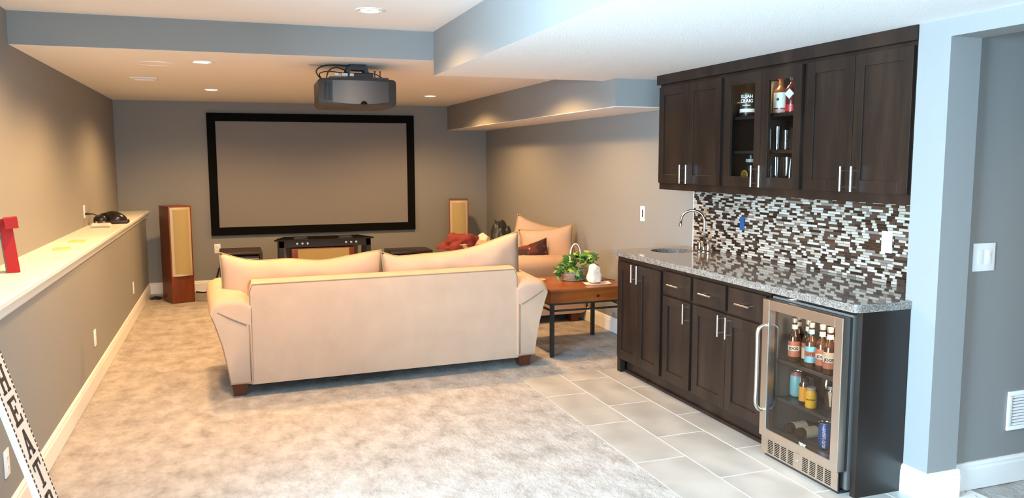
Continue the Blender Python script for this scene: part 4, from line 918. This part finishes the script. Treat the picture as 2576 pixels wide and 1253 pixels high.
pc = thing('white_carton', 'white carton behind the cyan can on the middle fridge shelf', 'carton', (2.84, 3.352, SH[1])); B(-.025, .025, -.025, .025, 0, .115, b=.002).obj('carton_body', WLAB, pc); B(-.026, -.0252, -.016, .016, .03, .085).obj('grey_panel', mat('panel_grey', '8d8078', .6), pc)
def jar(name, label, loc, r, h, body, band, lid, cat='jar'):
    t = thing(name, label, cat, loc, 0, 'jars in the fridge'); MB().lathe([(0, 0), (r*.95, 0), (r, .006), (r, h*.72), (r*.75, h*.84), (r*.75, h*.86), (0, h*.86)], seg=20).obj('jar_body', body, t, True); MB().lathe([(r*.80, h*.86), (r*.80, h), (0, h)], seg=20).obj('lid', lid, t, True)
    if band: MB().lathe([(r+.0006, h*.1), (r+.0012, h*.1), (r+.0012, h*.66), (r+.0006, h*.66)], seg=20).obj('label', band, t, True)
    return t
jar('mustard_jar', 'jar with orange yellow label beside the white carton', (2.785, 3.303, SH[1]), .026, .135, BROWNG, mat('orange_label', 'd99a30', .5), BLACKP)
t = jar('mustard_jar', 'low mustard jar with bright yellow label at the shelf front', (2.767, 3.230, SH[1]), .028, .105, YELL, YELL, mat('jar_lid_grey', '9a948c', .4)); wrap_text('lettering', 'MUSTARD', .010, DKP, t, .0292, .045, PI+.75)
jar('dark_jar', 'tall dark jar at the back of the middle fridge shelf', (2.90, 3.262, SH[1]), .040, .15, BROWNG, None, BLACKP)
t = jar('clip_jar', 'dark jar with a cream bag clip on the right of the shelf', (2.835, 3.160, SH[1]), .034, .125, BROWNG, None, NICKEL); MB().prism([(-.006, .10), (.012, .102), (.010, .085), (.002, .025), (-.004, .025), (-.006, .085)], 'x', -.042, -.036).obj('bag_clip', CREAM, t); t.rotation_euler = (0, 0, .7)
t = drink_can('blue drink can reading BUD LIGHT standing at the front bottom of the fridge', (2.795, 3.150, SH[2]), BLUE, None, 'BUD LIGHT', h=.135, sz=.021)
drink_can('blue drink can at the back left of the lettered blue can', (2.86, 3.215, SH[2]), BLUE, mat('can_sky', '5f9fd0', .3, .2)); drink_can('blue drink can at the right of the lettered blue can', (2.81, 3.075, SH[2]), BLUE); drink_can('blue drink can at the very back of the bottom fridge shelf', (2.93, 3.13, SH[2]), BLUE)
for k, (y, x) in enumerate(((3.385, 2.78), (3.30, 2.80))):
    t = bottle('lying_bottle', 'brown bottle lying on the fridge bottom, %s' % ('leftmost' if k == 0 else 'second from left'), (x, y, SH[2]+.0305), .030, .232, .0125, BROWNG, [(.03, .11, CREAM)], WLAB, group='lying bottles in the fridge', nh=.40); t.rotation_euler = (0, PI/2, 0)
    t.location.x = 2.755
